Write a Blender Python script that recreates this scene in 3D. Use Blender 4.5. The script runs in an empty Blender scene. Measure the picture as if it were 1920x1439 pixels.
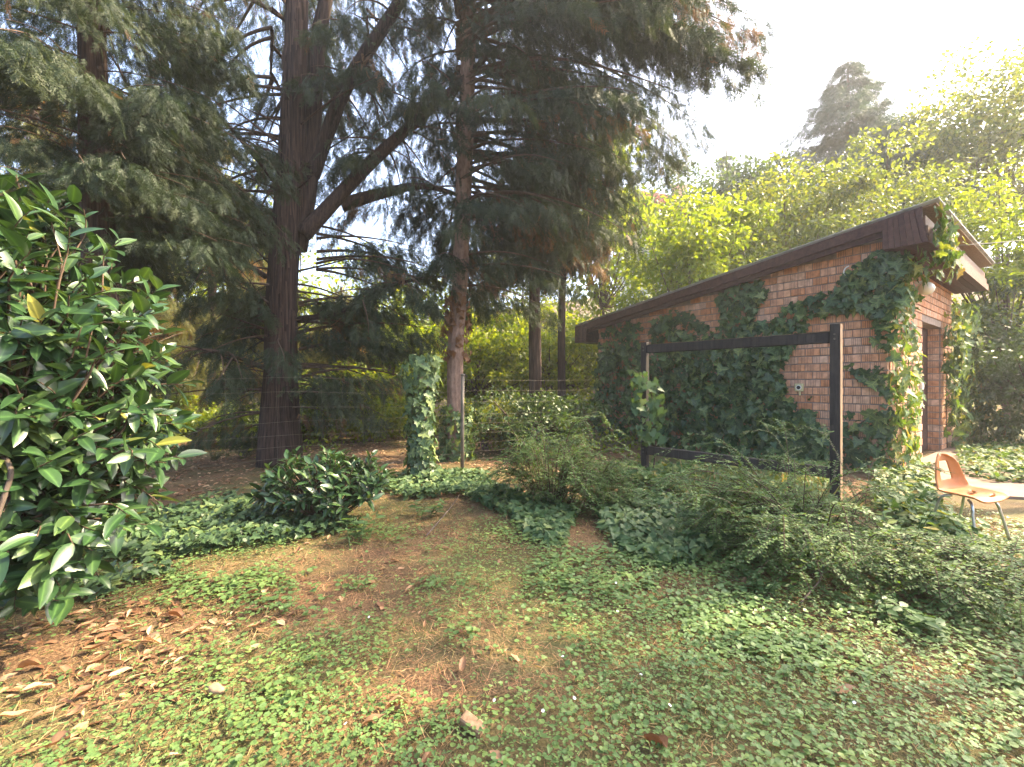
import bpy, math
import numpy as np

R = np.random.RandomState(11)
rad = math.radians
scene = bpy.context.scene
COL = scene.collection

# ------------------------------------------------------------------ camera
F = 850.0            # focal length in pixels of the 1920 px wide photograph
CAMH = 1.5
cam = bpy.data.cameras.new('camera')
cam.sensor_width = 36.0
cam.lens = 36.0 * F / 1920.0
cam.clip_start = 0.05
cam.clip_end = 2000.0
camo = bpy.data.objects.new('camera', cam)
COL.objects.link(camo)
camo.location = (0, 0, CAMH)
camo.rotation_euler = (rad(90), 0, 0)
scene.camera = camo

# ------------------------------------------------------------------ sky, sun, exposure
SUN_AZ = rad(75.0)     # clockwise from +Y (towards +X)
SUN_EL = rad(43.0)
world = bpy.data.worlds.new('World')
scene.world = world
world.use_nodes = True
wn = world.node_tree.nodes
wl = world.node_tree.links
bg = wn.get('Background') or wn.new('ShaderNodeBackground')
sky = wn.new('ShaderNodeTexSky')
sky.sky_type = 'NISHITA'
sky.sun_disc = False
sky.sun_elevation = SUN_EL
sky.sun_rotation = SUN_AZ
sky.dust_density = 5.0
sky.air_density = 0.9
sky.ozone_density = 1.0
wl.new(sky.outputs[0], bg.inputs[0])
bg.inputs[1].default_value = 0.15
sun = bpy.data.lights.new('sun', 'SUN')
sun.energy = 3.9
sun.angle = rad(0.55)
sun.color = (1.0, 0.81, 0.53)
suno = bpy.data.objects.new('sun', sun)
COL.objects.link(suno)
suno.rotation_euler = (math.pi/2 - SUN_EL, 0, math.pi - SUN_AZ)
suno.location = (20, 5, 30)
scene.view_settings.view_transform = 'Standard'
scene.view_settings.look = 'None'
scene.view_settings.gamma = 1.0
scene.view_settings.use_curve_mapping = False
scene.view_settings.exposure = 2.65
try:
    scene.cycles.max_bounces = 8
    scene.cycles.diffuse_bounces = 4
    scene.cycles.glossy_bounces = 2
    scene.cycles.transmission_bounces = 5
    scene.cycles.sample_clamp_indirect = 6.0
    scene.cycles.use_denoising = True
except Exception:
    pass

# ------------------------------------------------------------------ geometry helpers
def P(px, py, Y):
    """point at depth Y that the photograph shows at (px, py)"""
    return np.array([(px-960)/F*Y, Y, CAMH-(py-719.5)/F*Y])

def G(px, py):
    """ground point (flat ground) seen at (px, py)"""
    Y = CAMH*F/(py-719.5)
    return np.array([(px-960)/F*Y, Y, 0.0])

def proj(p):
    p = np.atleast_2d(p)
    return np.stack([960+F*p[:, 0]/p[:, 1], 719.5-F*(p[:, 2]-CAMH)/p[:, 1]], 1)

def sstep(a, b, x):
    t = np.clip((x-a)/(b-a), 0, 1)
    return t*t*(3-2*t)

def vnoise(x, y, seed=0, octaves=3):
    """cheap smooth value noise in 0..1"""
    x = np.asarray(x, float); y = np.asarray(y, float)
    tot = np.zeros(np.broadcast(x, y).shape); amp = 1.0; s = 0.0
    for o in range(octaves):
        xi = np.floor(x).astype(np.int64); yi = np.floor(y).astype(np.int64)
        fx = x-xi; fy = y-yi
        fx = fx*fx*(3-2*fx); fy = fy*fy*(3-2*fy)
        def h(a, b):
            n = (a*374761393 + b*668265263 + (seed+o)*974634777) & 0xffffffff
            n = ((n ^ (n >> 13))*1274126177) & 0xffffffff
            return ((n ^ (n >> 16)) & 0xffff)/65535.0
        v = (h(xi, yi)*(1-fx)+h(xi+1, yi)*fx)*(1-fy)+(h(xi, yi+1)*(1-fx)+h(xi+1, yi+1)*fx)*fy
        tot += amp*v; s += amp; amp *= .5
        x = x*2.03+17.3; y = y*2.03+5.7
    return tot/s

def terrain(x, y):
    x = np.asarray(x, float); y = np.asarray(y, float)
    d = y + 0.45*x - 18.0
    hill = np.where(d > 0, 0.30*(np.sqrt(d*d+16)-4), 0.0)
    hill = np.minimum(hill, 14+0.02*hill)
    bump = (vnoise(x*.9, y*.9, 3)-.5)*.05*sstep(-2, 3, y)
    bank = 0.9*np.exp(-(((x-2.2)/1.6)**2+((y-14.5)/2.0)**2))
    return hill+bump+bank

def link(o, parent=None):
    COL.objects.link(o)
    if parent is not None:
        o.parent = parent
    return o

def tag(o, label=None, cat=None, group=None, kind=None):
    if label: o['label'] = label
    if cat: o['category'] = cat
    if group: o['group'] = group
    if kind: o['kind'] = kind
    return o

def empty(name, loc, label=None, cat=None, group=None, rz=0.0):
    o = bpy.data.objects.new(name, None)
    o.location = tuple(float(v) for v in loc)
    o.rotation_euler = (0, 0, rz)
    o.empty_display_size = .1
    COL.objects.link(o)
    return tag(o, label, cat, group)

def mesh_np(name, V, faces, mat=None, attrs=None, smooth=False):
    """faces: (M,3) or (M,4) array, or a list of such arrays"""
    if not isinstance(faces, list):
        faces = [faces]
    faces = [np.asarray(f, np.int32) for f in faces if len(f)]
    me = bpy.data.meshes.new(name)
    V = np.asarray(V, np.float32)
    me.vertices.add(len(V))
    me.vertices.foreach_set('co', V.ravel())
    nl = sum(f.size for f in faces); nf = sum(len(f) for f in faces)
    me.loops.add(nl)
    me.loops.foreach_set('vertex_index', np.concatenate([f.ravel() for f in faces]))
    me.polygons.add(nf)
    tot = np.concatenate([np.full(len(f), f.shape[1], np.int32) for f in faces])
    st = np.concatenate([[0], np.cumsum(tot)[:-1]]).astype(np.int32)
    me.polygons.foreach_set('loop_start', st)
    me.polygons.foreach_set('use_smooth', np.full(nf, bool(smooth)))
    me.update(calc_edges=True)
    me.validate()
    for k, a in (attrs or {}).items():
        at = me.attributes.new(k, 'FLOAT', 'POINT')
        at.data.foreach_set('value', np.asarray(a, np.float32))
    if mat is not None:
        me.materials.append(mat)
    return me

def obj(name, me, parent=None, **kw):
    o = bpy.data.objects.new(name, me)
    link(o, parent)
    return tag(o, **kw) if kw else o

class MB:
    """collects boxes, tubes, loose polygons into one mesh"""
    def __init__(self):
        self.v = []; self.t = []; self.q = []; self.n = 0
    def add(self, V, quads=None, tris=None):
        V = np.asarray(V, float)
        self.v.append(V)
        if quads is not None and len(quads): self.q.append(np.asarray(quads, np.int32)+self.n)
        if tris is not None and len(tris): self.t.append(np.asarray(tris, np.int32)+self.n)
        self.n += len(V)
        return self
    def box(self, a, b, M=None):
        a = np.asarray(a, float); b = np.asarray(b, float)
        V = np.array([[x, y, z] for z in (a[2], b[2]) for y in (a[1], b[1]) for x in (a[0], b[0])])
        if M is not None: V = V @ np.asarray(M).T
        return self.add(V, [[0, 2, 3, 1], [4, 5, 7, 6], [0, 1, 5, 4], [2, 6, 7, 3], [0, 4, 6, 2], [1, 3, 7, 5]])
    def bevbox(self, a, b, bev=.006):
        """box with chamfered edges (8 chamfered corners) : 24 verts"""
        a = np.asarray(a, float); b = np.asarray(b, float)
        V = []
        for sx in (0, 1):
            for sy in (0, 1):
                for sz in (0, 1):
                    c = np.array([b[0] if sx else a[0], b[1] if sy else a[1], b[2] if sz else a[2]])
                    d = np.array([-1 if sx else 1, -1 if sy else 1, -1 if sz else 1])*bev
                    V += [c+[0, d[1], d[2]], c+[d[0], 0, d[2]], c+[d[0], d[1], 0]]
        def i(sx, sy, sz, k): return ((sx*2+sy)*2+sz)*3+k
        Q = []; T = []
        for s in (0, 1):
            Q.append([i(s, 0, 0, 0), i(s, 1, 0, 0), i(s, 1, 1, 0), i(s, 0, 1, 0)][::1 if s else -1])
            Q.append([i(0, s, 0, 1), i(1, s, 0, 1), i(1, s, 1, 1), i(0, s, 1, 1)][::-1 if s else 1])
            Q.append([i(0, 0, s, 2), i(1, 0, s, 2), i(1, 1, s, 2), i(0, 1, s, 2)][::1 if s else -1])
        for p in (0, 1):
            for q in (0, 1):
                Q.append([i(p, q, 0, 0), i(p, q, 0, 1), i(p, q, 1, 1), i(p, q, 1, 0)])
                Q.append([i(p, 0, q, 0), i(p, 0, q, 2), i(p, 1, q, 2), i(p, 1, q, 0)])
                Q.append([i(0, p, q, 1), i(0, p, q, 2), i(1, p, q, 2), i(1, p, q, 1)])
        for sx in (0, 1):
            for sy in (0, 1):
                for sz in (0, 1):
                    T.append([i(sx, sy, sz, 0), i(sx, sy, sz, 1), i(sx, sy, sz, 2)])
        return self.add(V, Q, T)
    def tube(self, pts, radii, n=8, cap=True, lumpy=0.0):
        pts = np.asarray(pts, float); m = len(pts)
        radii = np.broadcast_to(np.asarray(radii, float), (m,))
        tan = np.gradient(pts, axis=0)
        tan /= np.linalg.norm(tan, axis=1)[:, None]+1e-9
        ref = np.array([0, 0, 1.0]) if abs(tan[0, 2]) < .9 else np.array([1.0, 0, 0])
        V = []
        for k in range(m):
            u = np.cross(tan[k], ref); u /= np.linalg.norm(u)+1e-9
            w = np.cross(tan[k], u); ref = ref if abs(np.dot(tan[k], ref)) < .95 else u
            a = np.arange(n)*2*math.pi/n
            rr = radii[k]*(1+lumpy*np.sin(3*a+k*.10)+lumpy*.6*np.sin(5*a-k*.13+1)+lumpy*.55*np.sin(11*a+k*.21)+lumpy*.5*np.abs(np.sin(9*a-k*.17)))
            V.append(pts[k]+(np.cos(a)*rr)[:, None]*u+(np.sin(a)*rr)[:, None]*w)
        Q = []
        for k in range(m-1):
            for j in range(n):
                Q.append([k*n+j, k*n+(j+1) % n, (k+1)*n+(j+1) % n, (k+1)*n+j])
        V = np.concatenate(V); T = []
        if cap:
            V = np.concatenate([V, pts[:1], pts[-1:]])
            for j in range(n):
                T.append([m*n, (j+1) % n, j]); T.append([m*n+1, (m-1)*n+j, (m-1)*n+(j+1) % n])
        return self.add(V, Q, T)
    def mesh(self, name, mat, smooth=False, attrs=None):
        f = []
        if self.q: f.append(np.concatenate(self.q))
        if self.t: f.append(np.concatenate(self.t))
        return mesh_np(name, np.concatenate(self.v), f, mat, attrs, smooth)
    def build(self, name, mat, parent=None, smooth=False, **kw):
        return obj(name, self.mesh(name, mat, smooth), parent, **kw)

def unit(v):
    v = np.asarray(v, float)
    return v/(np.linalg.norm(v, axis=-1, keepdims=True)+1e-9)

def frames(d, n):
    """rotation matrices (N,3,3) whose columns are x=d, y, z~n"""
    d = unit(d); z = n-np.sum(n*d, 1, keepdims=True)*d
    z = unit(z); y = np.cross(z, d)
    return np.stack([d, y, z], 2)

def scatter(tpl, M, pos, scl, rnd):
    """tpl=(V,T): N copies -> V, T, rnd per vertex"""
    tv, tf = tpl
    N = len(pos); nv = len(tv)
    V = np.einsum('nij,vj->nvi', M, tv)*np.asarray(scl).reshape(N, 1, -1)+pos[:, None, :]
    T = (tf[None]+(np.arange(N)*nv)[:, None, None]).reshape(-1, tf.shape[1])
    return V.reshape(-1, 3), T, np.repeat(rnd, nv)

def curve(pts, n=12):
    """smooth polyline (Catmull-Rom) through pts"""
    p = np.asarray(pts, float)
    p = np.concatenate([[2*p[0]-p[1]], p, [2*p[-1]-p[-2]]])
    out = []
    for i in range(1, len(p)-2):
        for t in np.linspace(0, 1, n, endpoint=False):
            a, b, c, d = p[i-1:i+3]
            out.append(.5*((2*b)+(c-a)*t+(2*a-5*b+4*c-d)*t*t+(3*b-a-3*c+d)*t**3))
    out.append(p[-2])
    return np.array(out)

# ------------------------------------------------------------------ materials
def new_mat(name):
    m = bpy.data.materials.new(name)
    m.use_nodes = True
    nt = m.node_tree
    for n in list(nt.nodes):
        if n.type != 'OUTPUT_MATERIAL' and n.type != 'BSDF_PRINCIPLED':
            nt.nodes.remove(n)
    b = nt.nodes.get('Principled BSDF')
    return m, nt, b

def ramp(nt, stops, interp='LINEAR'):
    r = nt.nodes.new('ShaderNodeValToRGB')
    r.color_ramp.interpolation = interp
    e = r.color_ramp.elements
    while len(e) < len(stops): e.new(.5)
    for el, (p, c) in zip(e, stops):
        el.position = p; el.color = (*c, 1)
    return r

def math_node(nt, op, a, b=None):
    n = nt.nodes.new('ShaderNodeMath'); n.operation = op
    for k, v in enumerate((a, b)):
        if v is None: continue
        if isinstance(v, (int, float)): n.inputs[k].default_value = v
        else: nt.links.new(v, n.inputs[k])
    return n.outputs[0]

def rnd_value(nt, objrand=True, inst=False):
    a = nt.nodes.new('ShaderNodeAttribute'); a.attribute_name = 'rnd'
    if inst: a.attribute_type = 'INSTANCER'
    v = a.outputs['Fac']
    if objrand:
        o = nt.nodes.new('ShaderNodeObjectInfo')
        v = math_node(nt, 'FRACT', math_node(nt, 'ADD', v, o.outputs['Random']))
    return v

def leaf_mat(name, stops, rough=.5, trans=.35, tcol=(1.6, 1.5, .5), spec=.4, objrand=True, coat=0.0, inst=False, rib=0.0):
    m, nt, b = new_mat(name)
    v = rnd_value(nt, objrand, inst)
    r = ramp(nt, stops); nt.links.new(v, r.inputs[0])
    n = nt.nodes.new('ShaderNodeTexNoise'); n.inputs['Scale'].default_value = 9.0
    g = nt.nodes.new('ShaderNodeNewGeometry'); nt.links.new(g.outputs['Position'], n.inputs['Vector'])
    mx = nt.nodes.new('ShaderNodeMix'); mx.data_type = 'RGBA'; mx.blend_type = 'MULTIPLY'
    mx.inputs[0].default_value = .5
    nt.links.new(r.outputs[0], mx.inputs[6])
    rr = ramp(nt, [(.25, (.55, .6, .55)), (.75, (1.35, 1.3, 1.2))]); nt.links.new(n.outputs['Fac'], rr.inputs[0])
    nt.links.new(rr.outputs[0], mx.inputs[7])
    if rib:
        ra = nt.nodes.new('ShaderNodeAttribute'); ra.attribute_name = 'rib'
        rm = nt.nodes.new('ShaderNodeMix'); rm.data_type = 'RGBA'; rm.blend_type = 'MULTIPLY'
        nt.links.new(math_node(nt, 'POWER', ra.outputs['Fac'], 7.0), rm.inputs[0])
        nt.links.new(mx.outputs[2], rm.inputs[6]); rm.inputs[7].default_value = (1+rib, 1+rib*.8, 1+rib*.6, 1)
        mx = rm
    nt.links.new(mx.outputs[2], b.inputs['Base Color'])
    b.inputs['Roughness'].default_value = rough
    b.inputs['Specular IOR Level'].default_value = spec
    b.inputs['Coat Weight'].default_value = coat
    b.inputs['Coat Roughness'].default_value = .25
    t = nt.nodes.new('ShaderNodeBsdfTranslucent')
    mt = nt.nodes.new('ShaderNodeMix'); mt.data_type = 'RGBA'; mt.blend_type = 'MULTIPLY'
    mt.inputs[0].default_value = 1.0
    nt.links.new(mx.outputs[2], mt.inputs[6]); mt.inputs[7].default_value = (*tcol, 1)
    nt.links.new(mt.outputs[2], t.inputs[0])
    s = nt.nodes.new('ShaderNodeMixShader'); s.inputs[0].default_value = trans
    nt.links.new(b.outputs[0], s.inputs[1]); nt.links.new(t.outputs[0], s.inputs[2])
    nt.links.new(s.outputs[0], nt.nodes['Material Output'].inputs[0])
    return m

def wood_mat(name, c1, c2, scale=(6, 6, 1), rough=.8, bump=.3, nscale=6.0, coords='Object'):
    m, nt, b = new_mat(name)
    tc = nt.nodes.new('ShaderNodeTexCoord')
    mp = nt.nodes.new('ShaderNodeMapping'); mp.inputs['Scale'].default_value = scale
    nt.links.new(tc.outputs[coords], mp.inputs[0])
    n = nt.nodes.new('ShaderNodeTexNoise'); n.inputs['Scale'].default_value = nscale
    n.inputs['Detail'].default_value = 8; n.inputs['Roughness'].default_value = .65
    nt.links.new(mp.outputs[0], n.inputs['Vector'])
    o = nt.nodes.new('ShaderNodeObjectInfo')
    v = math_node(nt, 'ADD', n.outputs['Fac'], math_node(nt, 'MULTIPLY', math_node(nt, 'SUBTRACT', o.outputs['Random'], .5), .25))
    r = ramp(nt, [(.3, c1), (.72, c2)]); nt.links.new(v, r.inputs[0])
    nt.links.new(r.outputs[0], b.inputs['Base Color'])
    b.inputs['Roughness'].default_value = rough; b.inputs['Specular IOR Level'].default_value = .2
    bp = nt.nodes.new('ShaderNodeBump'); bp.inputs['Strength'].default_value = bump
    bp.inputs['Distance'].default_value = .02
    nt.links.new(n.outputs['Fac'], bp.inputs['Height']); nt.links.new(bp.outputs[0], b.inputs['Normal'])
    return m

def plain_mat(name, col, rough=.5, metal=0.0, var=.15, nscale=12.0):
    m, nt, b = new_mat(name)
    n = nt.nodes.new('ShaderNodeTexNoise'); n.inputs['Scale'].default_value = nscale
    n.inputs['Detail'].default_value = 6
    tc = nt.nodes.new('ShaderNodeTexCoord'); nt.links.new(tc.outputs['Object'], n.inputs['Vector'])
    c = np.array(col)
    r = ramp(nt, [(.3, tuple(c*(1-var))), (.7, tuple(np.minimum(c*(1+var), 1)))])
    nt.links.new(n.outputs['Fac'], r.inputs[0]); nt.links.new(r.outputs[0], b.inputs['Base Color'])
    b.inputs['Roughness'].default_value = rough; b.inputs['Metallic'].default_value = metal
    return m

M = {}
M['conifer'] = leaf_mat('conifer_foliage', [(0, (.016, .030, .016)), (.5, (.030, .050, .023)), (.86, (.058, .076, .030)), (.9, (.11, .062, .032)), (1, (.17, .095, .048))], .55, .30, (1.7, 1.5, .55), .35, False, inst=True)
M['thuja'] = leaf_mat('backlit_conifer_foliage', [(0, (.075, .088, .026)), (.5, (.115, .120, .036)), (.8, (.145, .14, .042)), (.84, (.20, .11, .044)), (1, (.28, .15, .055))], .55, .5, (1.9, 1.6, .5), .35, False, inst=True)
M['spruce'] = leaf_mat('far_spruce_needles', [(0, (.030, .060, .045)), (1, (.060, .10, .070))], .6, .25, (1.4, 1.4, .7), .3, False, inst=True)
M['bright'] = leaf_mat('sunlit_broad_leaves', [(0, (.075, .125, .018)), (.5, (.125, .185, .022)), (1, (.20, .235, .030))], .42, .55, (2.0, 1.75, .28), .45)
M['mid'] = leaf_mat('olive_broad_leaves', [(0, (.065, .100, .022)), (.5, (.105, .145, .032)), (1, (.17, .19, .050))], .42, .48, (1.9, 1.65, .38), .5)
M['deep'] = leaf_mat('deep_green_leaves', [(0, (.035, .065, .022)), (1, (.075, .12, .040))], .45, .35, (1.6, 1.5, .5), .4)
M['laurel'] = leaf_mat('laurel_leaf', [(0, (.016, .042, .016)), (.6, (.026, .060, .021)), (.985, (.045, .082, .026)), (1, (.16, .16, .035))], .32, .13, (1.9, 1.8, .4), .45, True, .12, rib=1.6)
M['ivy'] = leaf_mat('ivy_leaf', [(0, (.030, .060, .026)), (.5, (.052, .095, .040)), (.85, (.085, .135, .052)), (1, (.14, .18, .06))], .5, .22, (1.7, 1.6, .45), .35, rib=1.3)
M['ivy_light'] = leaf_mat('sunlit_ivy_leaf', [(0, (.045, .095, .034)), (.6, (.080, .14, .045)), (.9, (.15, .19, .05)), (1, (.22, .17, .06))], .6, .32, (1.8, 1.6, .4), .25, rib=.8)  # lighter copy of the ivy, sunlight by the doorway put into its colour
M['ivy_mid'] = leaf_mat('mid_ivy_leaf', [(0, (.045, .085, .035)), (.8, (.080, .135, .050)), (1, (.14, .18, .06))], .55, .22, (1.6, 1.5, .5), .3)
M['clover'] = leaf_mat('clover_leaf', [(0, (.070, .125, .045)), (.5, (.105, .175, .058)), (.85, (.155, .22, .066)), (1, (.25, .29, .08))], .5, .32, (1.7, 1.6, .4), .35, False)
M['shrub'] = leaf_mat('small_shrub_leaf', [(0, (.052, .098, .034)), (.6, (.085, .145, .048)), (.93, (.14, .20, .068)), (1, (.27, .31, .12))], .6, .34, (1.7, 1.6, .4), .25, False)
M['grass'] = leaf_mat('grass_blade', [(0, (.085, .115, .038)), (.5, (.13, .145, .050)), (.65, (.22, .17, .075)), (1, (.38, .27, .13))], .55, .3, (1.5, 1.4, .5), .3, False)
M['needle'] = leaf_mat('fallen_needles', [(0, (.15, .070, .038)), (.5, (.27, .130, .070)), (1, (.40, .24, .13))], .7, .1, (1.2, 1, .8), .2, False)
M['dryleaf'] = leaf_mat('dry_leaf', [(0, (.12, .058, .030)), (.5, (.21, .115, .062)), (.8, (.31, .19, .11)), (1, (.42, .30, .19))], .6, .18, (1.3, 1, .7), .3)
M['deadleaf'] = leaf_mat('withered_ivy_leaf', [(0, (.15, .075, .035)), (1, (.36, .20, .10))], .6, .2, (1.3, 1, .7), .3, False)
M['bark_red'] = wood_mat('red_brown_bark', (.012, .009, .008), (.085, .054, .042), (16, 16, .8), .95, 1.0, 2.2)
M['bark_grey'] = wood_mat('grey_bark', (.06, .045, .035), (.21, .16, .125), (5, 5, 1.4), .9, .8, 3.0)
M['bark_pink'] = wood_mat('pinkish_pine_bark', (.10, .055, .042), (.30, .20, .15), (4, 4, 1.6), .9, .8, 4.0)
M['twig'] = wood_mat('twig_bark', (.05, .032, .022), (.14, .095, .065), (5, 5, 5), .9, .3, 4.0)
M['black_wood'] = wood_mat('black_stained_timber', (.010, .009, .008), (.055, .045, .038), (14, 14, 1.2), .65, .35, 3.0)
M['brown_wood'] = wood_mat('brown_stained_board', (.045, .020, .016), (.11, .055, .042), (3, 3, 3), .6, .3, 5.0)
M['raw_wood'] = wood_mat('worn_and_sunlit_tan_wood', (.20, .12, .065), (.38, .25, .14), (10, 10, 1.5), .7, .3, 3.0)  # boards and block; also the painted sunlight on the black frame
M['brown_light'] = wood_mat('lighter_brown_board', (.10, .050, .030), (.17, .095, .060), (3, 3, 3), .6, .3, 5.0)  # lighter brown for the front fascia boards
M['metal_sheet'] = plain_mat('weathered_roof_sheet', (.42, .42, .40), .5, .35, .3, 5.0)
M['zinc'] = plain_mat('galvanised_wire', (.15, .125, .095), .6, .3, .3, 20)
M['rust'] = plain_mat('painted_grey_post', (.13, .11, .085), .7, .1, .35, 9)
M['white'] = plain_mat('aged_white_plastic', (.72, .69, .62), .4, 0, .08)
M['socket'] = plain_mat('yellowed_plastic', (.55, .47, .25), .4, 0, .1)
M['dark'] = plain_mat('socket_recess_shade', (.03, .022, .018), .8, 0, .2)
M['orange'] = plain_mat('faded_orange_plastic', (.52, .185, .045), .5, 0, .16, 7)
M['chrome'] = plain_mat('dull_steel_tube', (.5, .49, .46), .3, .85, .12)
M['concrete'] = plain_mat('warm_concrete', (.17, .115, .078), .9, 0, .25, 3)
M['mortar'] = plain_mat('grey_mortar', (.24, .18, .15), .95, 0, .3, 9)
M['stone'] = plain_mat('tan_stone', (.24, .155, .09), .85, 0, .2, 20)
M['cable'] = plain_mat('grey_cable', (.25, .24, .22), .6, 0, .1)
M['petal'] = plain_mat('white_petal', (.8, .8, .78), .6, 0, .03)
M['tile'] = plain_mat('red_roof_tile', (.34, .13, .075), .8, 0, .3, 4)
M['plaster'] = plain_mat('pale_plaster', (.62, .58, .50), .9, 0, .1, 3)
M['glass'] = plain_mat('dark_window_glass', (.03, .035, .04), .08, 0, .1)

# glass globe
m, nt, b = new_mat('opal_glass')
b.inputs['Base Color'].default_value = (.78, .72, .60, 1); b.inputs['Roughness'].default_value = .15
b.inputs['Coat Weight'].default_value = .5
M['opal'] = m

# combed hollow bricks: colour differs from brick to brick, dark combed grooves run down the face
m, nt, b = new_mat('combed_brick')
v = rnd_value(nt, True)
r = ramp(nt, [(0, (.52, .225, .105)), (.3, (.60, .30, .165)), (.6, (.62, .345, .215)), (.85, (.64, .41, .29)), (1, (.56, .25, .12))])
nt.links.new(v, r.inputs[0])
a = nt.nodes.new('ShaderNodeAttribute'); a.attribute_name = 'bx'
ph = math_node(nt, 'FRACT', math_node(nt, 'MULTIPLY', a.outputs['Fac'], 9.0))
gro = math_node(nt, 'LESS_THAN', ph, .40)
v7 = math_node(nt, 'FRACT', math_node(nt, 'MULTIPLY', v, 7.31))
lo = math_node(nt, 'GREATER_THAN', a.outputs['Fac'], math_node(nt, 'MULTIPLY', v7, .45))
hi = math_node(nt, 'LESS_THAN', a.outputs['Fac'], math_node(nt, 'ADD', math_node(nt, 'MULTIPLY', v7, .45), .52))
gm = math_node(nt, 'MULTIPLY', math_node(nt, 'MULTIPLY', gro, lo), hi)
n1 = nt.nodes.new('ShaderNodeTexNoise'); n1.inputs['Scale'].default_value = 14; n1.inputs['Detail'].default_value = 8
g = nt.nodes.new('ShaderNodeNewGeometry'); nt.links.new(g.outputs['Position'], n1.inputs['Vector'])
mx = nt.nodes.new('ShaderNodeMix'); mx.data_type = 'RGBA'; mx.blend_type = 'MULTIPLY'; mx.inputs[0].default_value = .7
rr = ramp(nt, [(.3, (.62, .58, .55)), (.7, (1.25, 1.22, 1.2))]); nt.links.new(n1.outputs['Fac'], rr.inputs[0])
nt.links.new(r.outputs[0], mx.inputs[6]); nt.links.new(rr.outputs[0], mx.inputs[7])
m2 = nt.nodes.new('ShaderNodeMix'); m2.data_type = 'RGBA'
nt.links.new(math_node(nt, 'MULTIPLY', gm, .62), m2.inputs[0]); nt.links.new(mx.outputs[2], m2.inputs[6])
m2.inputs[7].default_value = (.085, .040, .028, 1)
nt.links.new(m2.outputs[2], b.inputs['Base Color']); b.inputs['Roughness'].default_value = .9
bp = nt.nodes.new('ShaderNodeBump'); bp.inputs['Strength'].default_value = .6; bp.inputs['Distance'].default_value = .008
nt.links.new(math_node(nt, 'SUBTRACT', n1.outputs['Fac'], gm), bp.inputs['Height']); nt.links.new(bp.outputs[0], b.inputs['Normal'])
M['brick'] = m

# ground: soil, brown needles and thin moss
m, nt, b = new_mat('needle_strewn_soil')
g = nt.nodes.new('ShaderNodeNewGeometry')
n1 = nt.nodes.new('ShaderNodeTexNoise'); n1.inputs['Scale'].default_value = 1.3; n1.inputs['Detail'].default_value = 10; n1.inputs['Roughness'].default_value = .65
n2 = nt.nodes.new('ShaderNodeTexNoise'); n2.inputs['Scale'].default_value = 60; n2.inputs['Detail'].default_value = 6
n3 = nt.nodes.new('ShaderNodeTexNoise'); n3.inputs['Scale'].default_value = .5; n3.inputs['Detail'].default_value = 5
for n in (n1, n2, n3): nt.links.new(g.outputs['Position'], n.inputs['Vector'])
r1 = ramp(nt, [(.35, (.060, .040, .024)), (.55, (.125, .076, .042)), (.75, (.20, .130, .075))]); nt.links.new(n1.outputs['Fac'], r1.inputs[0])
r2 = ramp(nt, [(.3, (.45, .42, .40)), (.7, (1.5, 1.5, 1.45))]); nt.links.new(n2.outputs['Fac'], r2.inputs[0])
mx = nt.nodes.new('ShaderNodeMix'); mx.data_type = 'RGBA'; mx.blend_type = 'MULTIPLY'; mx.inputs[0].default_value = 1
nt.links.new(r1.outputs[0], mx.inputs[6]); nt.links.new(r2.outputs[0], mx.inputs[7])
m2 = nt.nodes.new('ShaderNodeMix'); m2.data_type = 'RGBA'; m2.inputs[7].default_value = (.075, .085, .030, 1)
r3 = ramp(nt, [(.42, (0, 0, 0)), (.60, (.8, .8, .8))]); nt.links.new(n3.outputs['Fac'], r3.inputs[0])
nt.links.new(r3.outputs[0], m2.inputs[0]); nt.links.new(mx.outputs[2], m2.inputs[6])
nt.links.new(m2.outputs[2], b.inputs['Base Color']); b.inputs['Roughness'].default_value = .95
b.inputs['Specular IOR Level'].default_value = .15
bp = nt.nodes.new('ShaderNodeBump'); bp.inputs['Strength'].default_value = .8; bp.inputs['Distance'].default_value = .02
nt.links.new(n2.outputs['Fac'], bp.inputs['Height']); nt.links.new(bp.outputs[0], b.inputs['Normal'])
M['soil'] = m

# ------------------------------------------------------------------ leaf templates (x = along the leaf, z = normal)
def fan(outline, fold=.0, droop=.0):
    """leaf as a fan of triangles round a centre point, folded along the midrib"""
    o = np.array(outline, float)
    V = np.zeros((len(o)+1, 3)); V[1:, :2] = o
    V[0, :2] = (o[:, 0].min()*.5+o[:, 0].max()*.4, 0)
    V[:, 2] = np.abs(V[:, 1])*fold-droop*V[:, 0]**2
    n = len(o)
    T = np.array([[0, 1+k, 1+(k+1) % n] for k in range(n)])
    return V, T

def strip_leaf(L=1.0, W=.36, n=5, fold=.18, droop=.15, tip=.9):
    """long leaf with a midrib: 3 verts per station"""
    V = []; T = []
    for k in range(n+1):
        u = k/n
        w = W/2*(math.sin(math.pi*min(1, u**tip*.97+.015)))**.75 if 0 < k < n else .012
        z = -droop*u*u*L
        V += [[u*L, -w, z+w*fold*2], [u*L, 0, z], [u*L, w, z+w*fold*2]]
        if k:
            a = 3*(k-1); c = 3*k
            T += [[a, a+1, c+1], [a, c+1, c], [a+1, a+2, c+2], [a+1, c+2, c+1]]
    return np.array(V), np.array(T)

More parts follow.
